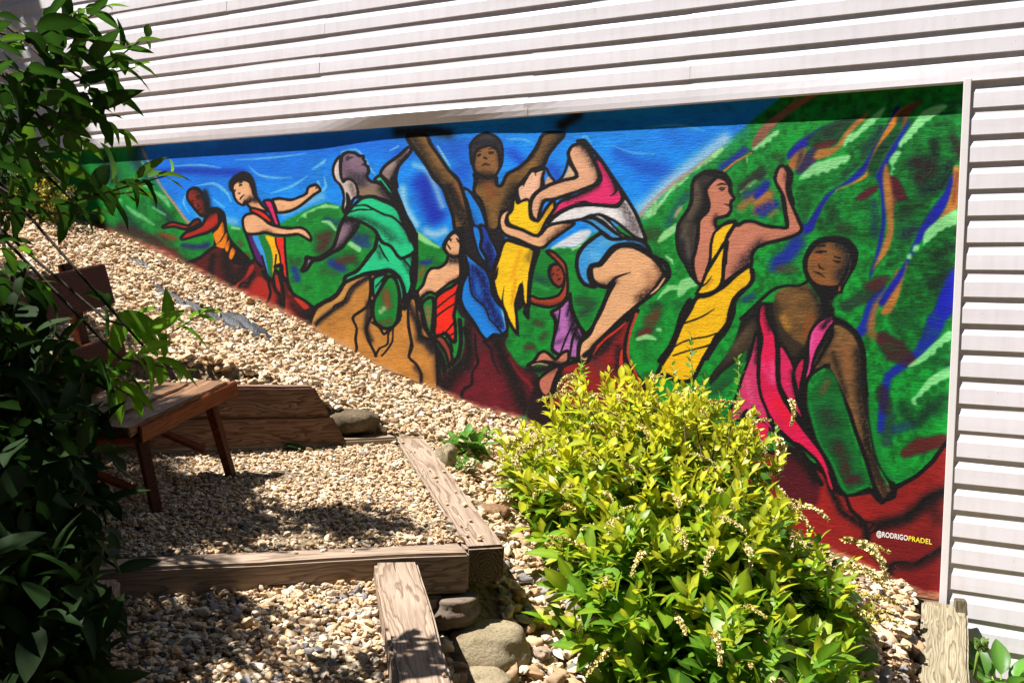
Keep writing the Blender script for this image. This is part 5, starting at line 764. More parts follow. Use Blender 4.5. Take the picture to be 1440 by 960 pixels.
def scatter(x0, x1, y0, y1, cell, test, seed, lift=.4, size=.03):
    g = np.random.default_rng(seed); nx, ny = int((x1-x0)/cell), int((y1-y0)/cell); X, Y = np.meshgrid(np.arange(nx), np.arange(ny))
    X = x0+(X.ravel()+g.uniform(-.15, 1.15, X.size))*cell; Y = y0+(Y.ravel()+g.uniform(-.15, 1.15, Y.size))*cell
    m = test(X, Y) & (Y < WALL_Y-.012); X, Y = X[m], Y[m]; P = np.stack([X, Y, H(X, Y)], 1)
    P[:, 2] += size*g.uniform(-.1, lift, len(P))
    d = P-_E; z = d @ _F; px = 720+FOC*(d @ _R)/z; py = 480-FOC*(d @ _U)/z
    return P[(z > .3) & (px > -160) & (px < 1560) & (py > 100) & (py < 1120)]
FAB = []
def not_fabric(X, Y):
    m = np.ones(X.shape, bool)
    for (c, u, v, ru, rv) in FAB:
        a = (X-c[0])*u[0]+(Y-c[1])*u[1]; b = (X-c[0])*v[0]+(Y-c[1])*v[1]; m &= ~((a/ru)**2+(b/rv)**2 < 1+.35*np.sin(a*37+b*51))
    return m
# black weed fabric showing through the gravel
M_FAB = m_plain('black_weed_fabric', (.035, .037, .044), .45, .6, 60, .8)
for i, (px, py, ru, rv, lab) in enumerate([(268, 434, .40, .085, 'streaky patch of black weed fabric showing through the gravel slope, farther uphill'), (342, 462, .22, .10, 'wrinkled patch of black weed fabric lifted from the gravel slope, nearer the timbers'), (196, 372, .10, .05, 'tiny patch of black weed fabric near the maroon mural edge')]):
    c = hit(px, py); q = hit(px+26, py+14)-c; u = q[:2]/np.linalg.norm(q[:2]); v = np.array([-u[1], u[0]]); FAB.append((c[:2], u, v, ru, rv))
    nu, nv = 40, 16; V = []; g = np.random.default_rng(i)
    for a in np.linspace(-1.25, 1.25, nu):
        for b in np.linspace(-1.5, 1.5, nv):
            x, y = c[:2]+u*a*ru+v*b*rv; e = max(0, 1-a*a-b*b*.6)
            V.append((x, y, float(H(x, y))+.010+.020*e*(math.sin(b*8+a*3+i)+.7*math.sin(b*15-a*5))+(.035*e if i == 1 else 0)))
    Fs = [(k*nv+j, (k+1)*nv+j, (k+1)*nv+j+1, k*nv+j+1) for k in range(nu-1) for j in range(nv-1)]
    o = obj('weed_fabric', mesh('weed_fabric', V, Fs, M_FAB, True)); so_ = o.modifiers.new('thick', 'SOLIDIFY'); so_.thickness = .002; tag(o, lab, 'fabric')
def on_hill(X, Y):
    z = zone(X, Y); a, b = steps_ab(X, Y); right = (a < 1.3) & (b > .16-.6*0) & (a > -.1)
    return (z == 0) & (X < -.10) & ((a > A_FAR(b)+.14) | ((b > .15) & (a > .3))) & not_fabric(X, Y)
P = np.vstack([scatter(-7.2, -.1, 1.2, WALL_Y, .0235, on_hill, 1, .5, .028), scatter(-6.4, -.1, 2.0, WALL_Y, .033, on_hill, 2, 1.1, .03)])
_g = np.random.default_rng(91); _s = np.array([ab(A_FAR(b)+o, b, .885+.18*max(0, o-.10)+_g.uniform(0, .025)) for b, o in zip(_g.uniform(-1.75, -.46, 1500), _g.uniform(.105, .26, 1500))]); P = np.vstack([P, _s])
gravel('gravel', 'loose tan river gravel covering the slope under the mural', P, .0265, 1)
def up_land(X, Y): a, b = steps_ab(X, Y); return (zone(X, Y) == 1) & (b < -.004) & (a < A_FAR(b)+.01)
P = np.vstack([scatter(-4.2, -1.2, 1.2, 4.4, .0125, up_land, 3, .6, .014), scatter(-4.2, -1.2, 1.2, 4.4, .022, up_land, 4, 1.0, .018)])
gravel('gravel', 'fine pale pea gravel filling the upper landing', P, .0132, 2, .03)
P = np.vstack([scatter(-3.4, -.3, .4, 2.9, .0165, lambda X, Y: zone(X, Y) == 2, 5, .6, .018), scatter(-3.4, -.3, .4, 2.9, .028, lambda X, Y: zone(X, Y) == 2, 6, 1.1, .022)])
gravel('gravel', 'mixed tan and grey gravel filling the lower landing', P, .0185, 3, .12)
def low(X, Y):
    z = zone(X, Y); a, b = steps_ab(X, Y); return (z == 0) & ~((a > A_FAR(b)+.14) | ((b > .15) & (a > .3))) & (b > -.24) & (X < -.10) & ~((a > -.05) & (b < .15))
P = np.vstack([scatter(-1.9, .06, 1.4, WALL_Y, .034, low, 7, .5, .04), scatter(-1.9, .06, 1.4, WALL_Y, .05, low, 8, 1.0, .04)])
gravel('gravel', 'coarse gravel around the boulders and under the bush', P, .038, 4, .14)
# pebbles lying on the timbers
tp = []
for i in range(46):
    a, b = (random.uniform(.0, 1.3), random.uniform(.02, .125)) if i < 16 else ((random.uniform(0.0, .125)-.0, random.uniform(-1.1, -.05)) if i < 34 else (None, None))
    if a is None: s = random.uniform(.02, .7); a = -1.60+1.52*s; b = -.425+.16*s+random.uniform(-.05, .05); z = .285+.127*s
    elif i < 16: z = .43+.15*a
    else: z = .428; a = a-.068+.07
    tp.append(ab(a, b, z+.006))
gravel('gravel', 'a few stray pebbles scattered on the timber tops', np.array(tp), .013, 5)
# ------------------------------------------------------------------ bench
f1, f2 = on_z(326, 535, .945), on_z(196, 597, .815); f0 = f1+(f2-f1)*1.04     # front edge of the seat, tilted with the landing
BL_ = np.linalg.norm(f0-f1); bd = (f0-f1)/BL_; bn = np.array([-E2[0], -E2[1], 0])
bc = f1+bd*BL_/2+bn*.25; bench = empty('bench', (bc[0], bc[1], float(H(bc[0], bc[1]))))
tag(bench, 'red-stained wooden garden bench with splayed legs standing in the shade on the upper landing', 'bench')
BOR = np.array(bench.location)
def bpt(s, n_, dz): return f1+bd*s+bn*n_+np.array([0, 0, dz])
def bpart(name, p, q, w, h, mat, seed):
    o = timber(name, p, q, w, h, mat, '', '', bev=.004, seed=seed)
    for k in ('label', 'category'):
        if k in o: del o[k]
    mw = o.matrix_world.copy(); o.parent = bench; o.matrix_local = Matrix.Translation(-Vector(BOR)) @ mw; return o
for i, n_ in enumerate((.076, .226, .376)): bpart('seat_plank', bpt(0, n_, -.01*i), bpt(BL_, n_, -.01*i), .142, .036, M_SEAT, 40+i)
bpart('seat_apron', bpt(-.004, -.010, .001), bpt(BL_+.004, -.010, .001), .024, .062, M_STAIN, 44)
def stick(name, pts, r, mat=None):
    V, Fs = tube(pts, r, 4); return obj(name, mesh(name, [np.array(v)-BOR for v in V], Fs, mat or M_STAIN), bench)
for s, sg in ((.09, -1), (BL_-.09, 1)):
    for n_, sp in ((.04, -.09), (.40, .09)):
        g0 = bpt(s+sg*.03, n_+sp, 0); g0[2] = float(H(g0[0], g0[1]))-.02; stick('leg', [bpt(s, n_, -.045), g0], [.026, .022])
    stick('cross_beam', [bpt(s, .0, -.065), bpt(s, .46, -.085)], .022)
    stick('back_post', [bpt(s, .43, -.30), bpt(s, .50, .10), bpt(s, .585, .47)], .026)
    stick('brace', [bpt(s, .05, -.26), bpt(s, .40, -.10)], .016)
def back_board(z0, z1, sa, sb, na, nb):
    pts = [(sa, na, z0), (sb, na, z0), (sb, nb, z1), (sa, nb, z1)]; V = [bpt(s, n_-.035, z) for s, n_, z in pts]+[bpt(s, n_-.012, z) for s, n_, z in pts]
    me = mesh('back_board', [np.array(v)-BOR for v in V], [(0, 1, 2, 3), (7, 6, 5, 4), (0, 4, 5, 1), (1, 5, 6, 2), (2, 6, 7, 3), (3, 7, 4, 0)], M_STAIN); o = obj('back_board', me, bench)
    b = o.modifiers.new('bev', 'BEVEL'); b.width = .008; b.segments = 2; return o
back_board(.30, .46, -.02, BL_+.02, .50, .545); back_board(.06, .18, -.02, BL_+.02, .445, .475)
# ------------------------------------------------------------------ leaves
M_LEAF = m_leaf('leaf', .42); M_DLEAF = m_leaf('tree_leaf', .30, .62, .10); M_STEM = m_plain('woody_stem', (.10, .065, .035), .9, .4, 60); M_GSTEM = m_plain('green_stem', (.16, .24, .04), .6, .3, 40)
M_BARK = m_stone('bark', (.05, .038, .028), (.13, .10, .075), 14, .8)
def leaf_shape(L=1.0, W=.42, fold=.14, curl=.18, n=5, lobes=False):
    """leaf along +X, upper side +Z; verts: midrib, left edge, right edge"""
    V = []; xs = np.linspace(0, 1, n+1)
    for x in xs:
        w = W*.5*(math.sin(math.pi*min(1, x**.8))**.85)*(1.0 if x < 1 else 0)
        if lobes: w *= 1+.35*math.sin(x*9.0)
        z = -curl*x*x*L; V += [(x*L, 0, z), (x*L, w*L, z+fold*w*L*2), (x*L, -w*L, z+fold*w*L*2)]
    Fs = []
    for i in range(n):
        a, b = i*3, (i+1)*3
        Fs += [(a, b, b+1, a+1), (a, a+2, b+2, b)]
    return np.array(V), np.array(Fs)
def frames(D, up):
    X = D/np.linalg.norm(D, axis=1, keepdims=True); Y = np.cross(up, X); ny = np.linalg.norm(Y, axis=1, keepdims=True); Y = np.where(ny < .05, np.array([[1., 0, 0]]), Y/np.maximum(ny, 1e-6)); Z = np.cross(X, Y)
    return np.stack([X, Y, Z], 2)
def rib(m): return np.where(np.arange(m) % 3 == 0, 1.35, .88)[:, None]     # pale midrib
def leaf_mass(name, parent, mat, pos, R, size, tint, variants, big=300, origin=(0, 0, 0), leafname='leaf', score=None):
    """the `big` leaves that show largest become objects, the rest one joined part"""
    pos = np.asarray(pos); n = len(pos); g = np.random.default_rng(n)
    d = pos-_E; zc = d @ _F; px = 720+FOC*(d @ _R)/zc; py = 480-FOC*(d @ _U)/zc
    vis = (zc > .2) & (px > 0) & (px < 1440) & (py > 0) & (py < 960)
    sc_ = np.where(vis, 1, 1e-3)*size/np.maximum(zc, .2)
    if score is not None: sc_ = sc_*score
    order = np.argsort(-sc_); first = order[:big]; rest = order[big:]
    # objects: quantised tints -> shared meshes
    if len(first):
        k = 6; lum = tint[first] @ np.array([.3, .6, .1]); rank = np.argsort(np.argsort(lum))*k//max(1, len(first)); cache = {}
        for i, q in zip(first, rank):
            vi = int(i) % len(variants); key = (int(q), vi)
            if key not in cache:
                col = tint[first][rank == q].mean(0); V, Fs = variants[vi]; cache[key] = quick_mesh(leafname, V, Fs, mat, True, col[None]*rib(len(V)))
            o = bpy.data.objects.new(leafname, cache[key]); COL.objects.link(o); o.parent = parent
            M = np.eye(4); M[:3, :3] = R[i]*size[i]; M[:3, 3] = pos[i]-np.array(origin); o.matrix_local = Matrix(M.tolist())
    if len(rest):
        Vs, Fs_, Cs, off = [], [], [], 0
        for vi, (V, Fs) in enumerate(variants):
            ids = rest[(rest % len(variants)) == vi]
            if not len(ids): continue
            P = np.einsum('nij,mj->nmi', R[ids]*size[ids][:, None, None], V)+pos[ids][:, None, :]-np.array(origin)
            Vs.append(P.reshape(-1, 3)); m = len(V); Fs_.append((Fs[None]+(np.arange(len(ids))*m)[:, None, None]).reshape(-1, 4)+off); Cs.append((tint[ids][:, None, :]*rib(m)[None]).reshape(-1, 3)); off += len(ids)*m
        o = obj('foliage', quick_mesh('foliage', np.vstack(Vs), np.vstack(Fs_), mat, True, np.vstack(Cs)), parent); o['kind'] = 'stuff'
def shoots_leaves(ends, dirs, g, per=12, span=.16, size=.05, splay=.9, tip=True):
    pos, D, U, S, T = [], [], [], [], []
    for e, d in zip(ends, dirs):
        d = d/np.linalg.norm(d); a = np.cross(d, [0, 0, 1.0]); 
        if np.linalg.norm(a) < .1: a = np.array([1.0, 0, 0])
        a /= np.linalg.norm(a); b = np.cross(d, a); k = max(4, int(per*g.uniform(.7, 1.25))); ph = g.uniform(0, 6.28)
        for j in range(k):
            f = j/(k-1); w = ph+j*2.4; rad = math.cos(w)*a+math.sin(w)*b
            sp = splay*(1.15-.75*f); dd = d*math.cos(sp)+rad*math.sin(sp)+g.normal(0, .13, 3)+np.array([0, 0, .05-.22*(1-f)])
            pos.append(e-d*span*(1-f)); D.append(dd); U.append(d*.55+np.array([0, 0, .8])+g.normal(0, .28, 3)); S.append(size*(1.1-.5*f*f)*g.uniform(.7, 1.2)); T.append(f)
    return np.array(pos), frames(np.array(D), np.array(U)), np.array(S), np.array(T)
VAR = [leaf_shape(1, .46, .16, .16), leaf_shape(1, .54, .10, .30), leaf_shape(1, .40, .22, .05), leaf_shape(1, .50, .06, .42)]
# ------------------------------------------------------------------ the big sunlit bush
def bush_lobe(g, c, r, n):
    v = g.normal(0, 1, (n, 3)); v /= np.linalg.norm(v, axis=1, keepdims=True); v[:, 2] = np.where(v[:, 2] < -.35, -v[:, 2], v[:, 2])
    k = g.uniform(.62, 1.06, n)**.6; return np.array(c)+v*np.array(r)*k[:, None], v/np.array(r)
g = np.random.default_rng(11)
# lobes: centre (x,y,z), radii
LOBES = [((-1.62, 3.92, .50), (.42, .46, .30), 75), ((-1.38, 4.0, .66), (.46, .46, .38), 105), ((-1.10, 3.95, .62), (.46, .50, .38), 110), ((-1.22, 3.55, .42), (.46, .46, .40), 110), ((-.90, 3.55, .34), (.46, .58, .40), 125), ((-.62, 3.70, .12), (.38, .50, .34), 85), ((-.66, 3.02, .02), (.42, .46, .38), 105), ((-.42, 3.32, -.12), (.24, .38, .30), 55), ((-1.0, 3.15, .20), (.36, .42, .38), 90)]
ends, dirs = [], []
for c, r, n in LOBES:
    e, d = bush_lobe(g, c, r, n); ends.append(e); dirs.append(d)
ends = np.vstack(ends); dirs = np.vstack(dirs); dirs = dirs/np.linalg.norm(dirs, axis=1, keepdims=True)+np.array([0, 0, .55])+g.normal(0, .22, (len(ends), 3))
ok = (ends[:, 2] > H(ends[:, 0], ends[:, 1])+.06) & (ends[:, 1] < WALL_Y-.10); ends, dirs = ends[ok], dirs[ok]
BO = np.array([-.9, 3.55, float(H(-.9, 3.55))]); bush = empty('flowering_bush', BO)
tag(bush, 'large yellow-green flowering bush with drooping cream spikes in front of the mural', 'bush')
pos, R, S, T = shoots_leaves(ends, dirs, g, 13, .19, .078)
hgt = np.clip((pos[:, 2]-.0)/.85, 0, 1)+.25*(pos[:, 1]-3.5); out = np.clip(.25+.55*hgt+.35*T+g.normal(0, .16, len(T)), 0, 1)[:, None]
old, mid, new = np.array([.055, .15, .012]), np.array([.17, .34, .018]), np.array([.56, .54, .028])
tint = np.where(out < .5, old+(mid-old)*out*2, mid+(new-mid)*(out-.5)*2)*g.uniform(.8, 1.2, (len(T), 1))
S *= np.clip(1.35-.45*hgt, .75, 1.35)*g.lognormal(0, .18, len(S))
# inner, older leaves
n2 = 2600; ii = g.integers(0, len(ends), n2); pin = BO+(ends[ii]-BO)*g.uniform(.45, .85, (n2, 1))+g.normal(0, .05, (n2, 3)); keep = pin[:, 2] > H(pin[:, 0], pin[:, 1])+.03; pin = pin[keep]; n2 = len(pin)
Rin = frames(g.normal(0, 1, (n2, 3))+np.array([0, -.3, .1]), np.array([0, 0, 1.0])+g.normal(0, .5, (n2, 3)))
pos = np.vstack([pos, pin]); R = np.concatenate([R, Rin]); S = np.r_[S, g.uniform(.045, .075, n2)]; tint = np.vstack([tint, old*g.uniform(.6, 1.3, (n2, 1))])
front = np.r_[np.ones(len(T)), np.full(n2, .2)]*(np.where(pos[:, 1] < 3.5, 1.0, .75))
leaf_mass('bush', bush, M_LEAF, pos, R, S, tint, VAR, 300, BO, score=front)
# branches
Vb, Fb, off = [], [], 0
for i in g.choice(len(ends), 260, replace=False):
    e = ends[i]; base = BO+np.array([g.normal(0, .13), g.normal(0, .10), -.03]); m1 = base+(e-base)*.5+np.array([0, 0, .06])
    V, Fs = tube([base, m1, e-dirs[i]/np.linalg.norm(dirs[i])*.05, e], [.006, .004, .0025, .0012], 4, False); Vb += [v-BO for v in V]; Fb += [tuple(np.array(f)+off) for f in Fs]; off += len(V)
o = obj('branches', mesh('branches', Vb, Fb, M_STEM), bush)
# flower spikes
t = NT('flower_spike'); at = t.n('ShaderNodeAttribute'); at.attribute_name = 'tint'; M_SPIKE = t.set(at.outputs['Color'], .8, .2)
def spike_mesh(seed, L=.105, bend=.5, fresh=.5):
    r = np.random.default_rng(seed); n = 9; pts = []; p = np.zeros(3); ang = .55
    for i in range(n): pts.append(p.copy()); p = p+np.array([math.cos(ang), 0, math.sin(ang)])*L/(n-1); ang -= bend*2.2/(n-1)
    V, Fs = tube(pts, [.0018]*n, 4); V = [np.array(v) for v in V]; C = [(.26, .27, .06)]*len(V); Fs = [f for f in Fs if len(f) == 4]
    for i in range(190):
        f = r.uniform(.08, 1); q = np.array([np.interp(f*(n-1), range(n), [u[k] for u in pts]) for k in range(3)]); d = r.normal(0, 1, 3); d /= np.linalg.norm(d); l = r.uniform(.007, .0125)*(1.2-.6*f); s = np.cross(d, r.normal(0, 1, 3)); s /= np.linalg.norm(s); s *= .0034
        b = len(V); V += [q-s*.6, q+s*.6, q+d*l+s, q+d*l-s]; Fs.append((b, b+1, b+2, b+3))
        c = np.array([.74, .66, .34]) if r.random() < fresh else np.array([.52, .40, .11]); C += [tuple(c*r.uniform(.75, 1.15))]*4
    return quick_mesh('flower_spike', np.array(V), np.array(Fs), M_SPIKE, False, np.array(C))
SPK = [spike_mesh(i, .085+.022*(i % 4), .25+.22*(i % 3), (.25, .6, .85)[i % 3]) for i in range(9)]
dcam = ends-_E; sil = np.argsort(g.random(len(ends))); cnt = 0
for i in sil:
    vdir = (_E-ends[i])/np.linalg.norm(_E-ends[i]); dn = dirs[i]/np.linalg.norm(dirs[i])
    if (vdir @ dn) < -.15 and ends[i][2] < .7: continue
    o = bpy.data.objects.new('flower_spike', SPK[cnt % 9]); COL.objects.link(o); o.parent = bush
    az = math.atan2(dirs[i][1], dirs[i][0])+g.normal(0, .6); el = g.uniform(-.5, .25); s = g.uniform(.75, 1.35)
    o.matrix_local = Matrix.Translation(Vector(ends[i]-BO)+Vector((0, 0, .005))) @ Matrix.Rotation(az, 4, 'Z') @ Matrix.Rotation(-el+.25, 4, 'Y') @ Matrix.Rotation(g.normal(0, .25), 4, 'X') @ Matrix.Scale(s, 4)
    cnt += 1
    if cnt >= 170: break
# long stray spikes reaching over the gravel by the signature
for (px, py, qx, qy, y) in [(1205, 762, 1270, 803, 4.45), (1190, 800, 1256, 818, 4.35), (1180, 758, 1232, 772, 4.5), (1175, 835, 1240, 846, 4.2), (1165, 855, 1225, 905, 4.0), (1090, 610, 1120, 690, 4.2), (1110, 560, 1125, 600, 4.3)]:
    a, b = on_wall(px, py, y), on_wall(qx, qy, y-.03); L = np.linalg.norm(b-a); o = bpy.data.objects.new('flower_spike', SPK[(px+py) % 9]); COL.objects.link(o); o.parent = bush
    d = Vector(b-a).normalized(); yv = Vector((0, -1, 0)).cross(d).normalized(); zv = Vector((0, 0, 1)); yy = zv.cross(d).normalized(); zz = d.cross(yy)
    M = Matrix(((d.x, yy.x, zz.x), (d.y, yy.y, zz.y), (d.z, yy.z, zz.z))).to_4x4(); o.matrix_local = Matrix.Translation(Vector(a-BO)) @ M @ Matrix.Rotation(.3, 4, 'Y') @ Matrix.Scale(L/.11, 4)
# ------------------------------------------------------------------ small plants
def plant(name, label, cat, base, stems, leafs, size, col, g, splay=1.0, span=None, stem_r=.003, mat=None, var=None, group=None):
    base = np.array(base, float); o = empty(name, base); tag(o, label, cat, group); pos, R, S = [], [], []
    ends, dirs = [], []
    for (dx, dy, h) in stems:
        e = base+np.array([dx, dy, h]); V, Fs = tube([base, base+np.array([dx*.4, dy*.4, h*.55]), e], [stem_r, stem_r*.8, stem_r*.4], 5); obj('stem', mesh('stem', [v-base for v in V], Fs, M_GSTEM, True), o)
        ends.append(e); dirs.append(np.array([dx*.5, dy*.5, h]))
    P, R, S, T = shoots_leaves(ends, dirs, g, leafs, span or .8*np.mean([s[2] for s in stems]), size, splay)
    ti = np.array(col)[None]*g.uniform(.7, 1.35, (len(P), 1)); ti = ti+np.array([.10, .12, .005])[None]*np.clip(T, 0, 1)[:, None]*.8
    leaf_mass(name, o, mat or M_LEAF, P, R, S, ti, var or VAR, 300, base); return o
g = np.random.default_rng(5); DKG = (.05, .16, .02)
b = hit(655, 640); plant('weed', 'young broad-leaved green weed in the gravel above the bush', 'plant', b, [(0, 0, .10), (.05, .02, .07), (-.05, -.01, .06)], 9, .12, (.07, .21, .03), g, 1.25)
b = hit(684, 622); plant('weed', 'smaller pale weed beside the young broad-leaved one', 'plant', b, [(.02, 0, .06), (-.03, .01, .05)], 7, .075, (.12, .26, .04), g, 1.25)
b = hit(648, 668); plant('weed', 'sprig of small round leaves against the side timber', 'plant', b, [(.03, -.02, .10), (.07, .0, .06), (-.02, .0, .07)], 8, .045, (.07, .21, .03), g, 1.0)
for (px, py, ty, y, lab) in [(975, 560, 470, 4.38, 'slim glossy shoot rising from the bush over the yellow wrap'), (1042, 620, 505, 4.30, 'tall glossy shoot rising from the bush over the pink dress'), (1095, 665, 598, 4.25, 'short glossy shoot poking from the bush below the pink dress'), (822, 560, 512, 4.45, 'pale young shoot standing above the bush before the dancer foot')]:
    a, e = on_wall(px, py+70, y), on_wall(px-4, ty, y); a[2] = max(a[2], float(H(a[0], a[1]))); d = e-a; st = [(d[0], 0, d[2])]
    if py < 640 and px > 900: st += [(d[0]-.07, -.05, d[2]*.72), (d[0]+.08, -.03, d[2]*.62)]
    col = (.20, .33, .03) if px == 822 else (.055, .17, .02)
    plant('shoot', lab, 'plant', a, st, 15, .052, col, g, 1.05, span=.30 if px != 822 else .12, var=[leaf_shape(1, .50, .12, .15), leaf_shape(1, .55, .2, .3)])
# hosta at the corner by the siding
hb = np.array([.25, 4.50, -.37]); hosta = empty('hosta', hb); tag(hosta, 'green hosta with broad leaves and a flower bud stalk by the siding', 'plant')
HV = [leaf_shape(1, .46, .35, .45, 7), leaf_shape(1, .40, .28, .7, 7)]
n = 16; az = np.linspace(0, 6.0, n)+g.normal(0, .15, n); D = np.stack([np.cos(az), np.sin(az), g.uniform(.8, 1.9, n)], 1); pp = hb+np.stack([np.cos(az)*.04, np.sin(az)*.04, np.full(n, .02)], 1)
for i in range(n):
    V, Fs = tube([hb, pp[i]+D[i]*.05], [.005, .004], 5); obj('leaf_stalk', mesh('leaf_stalk', [v-hb for v in V], Fs, M_GSTEM, True), hosta)
leaf_mass('hosta', hosta, M_LEAF, pp+D*.05, frames(D, np.tile([0, 0, 1.0], (n, 1))+g.normal(0, .1, (n, 3))), g.uniform(.15, .21, n), np.array([.10, .26, .03])*g.uniform(.8, 1.3, (n, 1)), HV, 300, hb)
a = hb+np.array([-.02, .0, 0]); e = on_wall(1380, 905, 4.28); V, Fs = tube([a, on_wall(1371, 950, 4.28), on_wall(1374, 922, 4.28), e], [.009, .008, .007, .006], 6); obj('flower_stalk', mesh('flower_stalk', [v-hb for v in V], Fs, M_GSTEM, True), hosta)
bv = leaf_shape(1, .7, .5, -.3); n = 14; ph = np.arange(n)*2.4; D = np.stack([np.cos(ph)*.6, np.sin(ph)*.6, np.full(n, .8)], 1); P = e+np.stack([np.zeros(n), np.zeros(n), np.linspace(-.03, .012, n)], 1)
bm_ = []; VV_, FF_ = bv
R = frames(D, np.tile([0, 0, -1.0], (n, 1))); Vs = np.einsum('nij,mj->nmi', R*.035, VV_)+P[:, None]-hb; obj('flower_bud', quick_mesh('flower_bud', Vs.reshape(-1, 3), (FF_[None]+(np.arange(n)*len(VV_))[:, None, None]).reshape(-1, 4), M_LEAF, True, np.tile([.16, .26, .06], (n*len(VV_), 1))), hosta)
# fallen leaf on the landing
b = hit(416, 636); V, Fs = leaf_shape(.13, .5, .25, .25, 6); o = obj('fallen_leaf', quick_mesh('fallen_leaf', V, Fs, M_LEAF, True, np.tile([.10, .20, .05], (len(V), 1)))); o.location = b+np.array([-.05, -.03, .03]); o.rotation_euler = (.15, .1, .6); so_ = o.modifiers.new('thick', 'SOLIDIFY'); so_.thickness = .0006; tag(o, 'single curled green leaf fallen on the pea gravel below the slant-cut timbers', 'leaf')
# dry leaf litter and twigs on the gravel
g = np.random.default_rng(77); LP = []
for (x0, x1, y0, y1, n) in [(-2.9, -1.6, 2.0, 3.6, 60), (-2.3, -1.1, 1.4, 2.7, 60), (-1.6, -.3, 2.4, 3.4, 120), (-.6, -.1, 3.4, 4.75, 60), (-5.5, -2.2, 3.2, 4.78, 130)]:
    LP.append(np.stack([g.uniform(x0, x1, n), g.uniform(y0, y1, n)], 1))
LP = np.vstack(LP); LP = np.column_stack([LP, H(LP[:, 0], LP[:, 1])+.022]); n = len(LP); lv = [leaf_shape(1, .35, .3, .4, 3), leaf_shape(1, .12, .2, .2, 3)]
Rl = frames(np.column_stack([g.normal(0, 1, (n, 2)), g.normal(0, .15, n)]), np.array([0, 0, 1.0])+g.normal(0, .3, (n, 3))); Sl = g.uniform(.018, .05, n); Vs, Fs_, Cs, off = [], [], [], 0
for k in range(n):
    V, Fq = lv[k % 2]; Vs.append(V @ (Rl[k]*Sl[k]).T+LP[k]); Fs_.append(Fq+off); off += len(V); Cs.append(np.tile(np.array([(.22, .11, .05), (.30, .20, .10), (.14, .08, .04)][k % 3])*g.uniform(.7, 1.3), (len(V), 1)))
tag(obj('leaf_litter', quick_mesh('leaf_litter', np.vstack(Vs), np.vstack(Fs_), M_LEAF, True, np.vstack(Cs))), 'dry brown leaf bits scattered over the gravel', 'litter', kind='stuff')
# ------------------------------------------------------------------ shade tree at the left
g = np.random.default_rng(23); TB = np.array([-3.55, 1.25, float(H(-3.55, 1.25))-.03]); tree = empty('shade_tree', TB)
tag(tree, 'dark leafy tree in deep shade with pointed leaves overhanging the bench', 'tree')
TL = [leaf_shape(1, .40, .10, .35, 6), leaf_shape(1, .34, .22, .55, 6), leaf_shape(1, .46, .06, .15, 6), leaf_shape(1, .42, .25, .4, 6, True)]
V, Fs = tube([TB, TB+np.array([.05, .03, .6]), TB+np.array([.02, .10, 1.2]), TB+np.array([.12, .15, 1.9]), TB+np.array([-.25, .1, 3.4])], [.085, .07, .06, .05, .025], 10); obj('trunk', mesh('trunk', [v-TB for v in V], Fs, M_BARK, True), tree)
ends, dirs, tips = [], [], []
def crown(c, r, n):
    for _ in range(n):
        v = g.normal(0, 1, 3); v /= np.linalg.norm(v); k = g.uniform(.35, 1.05); e = np.array(c)+v*np.array(r)*k
        if e[2] < float(H(e[0], e[1]))+.15: continue
        ends.append(e); dirs.append(v*.8+np.array([.25, .1, -.35])+g.normal(0, .3, 3))
crown((-4.66, 1.02, 3.75), (.92, .85, .90), 200); crown((-5.2, .45, 5.0), (1.05, 1.0, .9), 170); crown((-3.35, 1.75, 2.6), (.40, .40, .38), 34); crown((-2.85, 1.2, 2.4), (.38, .38, .35), 26); crown((-3.08, 1.98, 2.9), (.32, .30, .25), 18); crown((-3.85, 1.9, 1.5), (.7, .6, .8), 110); crown((-4.4, 2.2, 2.3), (.8, .7, .7), 90); crown((-3.3, .8, 1.6), (.6, .6, .7), 80); crown((-5.6, 1.6, 3.6), (1.2, 1.0, 1.1), 160); crown((-3.1, 1.7, 1.15), (.35, .35, .45), 30); crown((-3.45, .05, 3.6), (.85, .7, .8), 150); crown((-4.6, 2.9, 1.9), (.55, .35, .5), 40)
# branches that reach into the picture, given by where their tips show and how far away they hang
REACH = [(205, 52, 2.55, 120, 115), (190, 95, 2.6, 80, 120), (165, 135, 2.5, 90, 130), (150, 70, 2.5, 70, 90), (150, 8, 2.6, 70, 60), (110, 20, 2.5, 40, 60), (130, 150, 2.45, 60, 140), (175, 190, 2.5, 100, 150), (120, 200, 2.4, 60, 170), (90, 90, 2.4, 20, 120), (60, 180, 2.4, 0, 170), (95, 240, 2.45, 30, 220), (150, 170, 2.45, 80, 160),
         (238, 246, 2.55, 110, 282), (190, 270, 2.6, 100, 280), (140, 300, 2.5, 60, 300), (60, 300, 2.4, 0, 300), (60, 400, 2.4, -20, 400), (30, 460, 2.3, -40, 450), (285, 440, 2.5, 205, 490), (215, 470, 2.55, 150, 450), (255, 520, 2.45, 170, 505), (190, 560, 2.4, 120, 520), (120, 520, 2.3, 40, 500), (60, 560, 2.3, -20, 540), (130, 600, 2.3, 60, 560), (50, 650, 2.2, -40, 620), (20, 560, 2.3, -60, 540), (20, 350, 2.3, -60, 350), (30, 250, 2.3, -40, 250), (40, 120, 2.4, -40, 140), (20, 60, 2.4, -60, 80), (20, 700, 2.2, -60, 680), (60, 740, 2.2, -40, 720)]
rp, rd = [], []
bV, bF, boff = [], [], 0
hub = TB+np.array([.10, .15, 1.5])
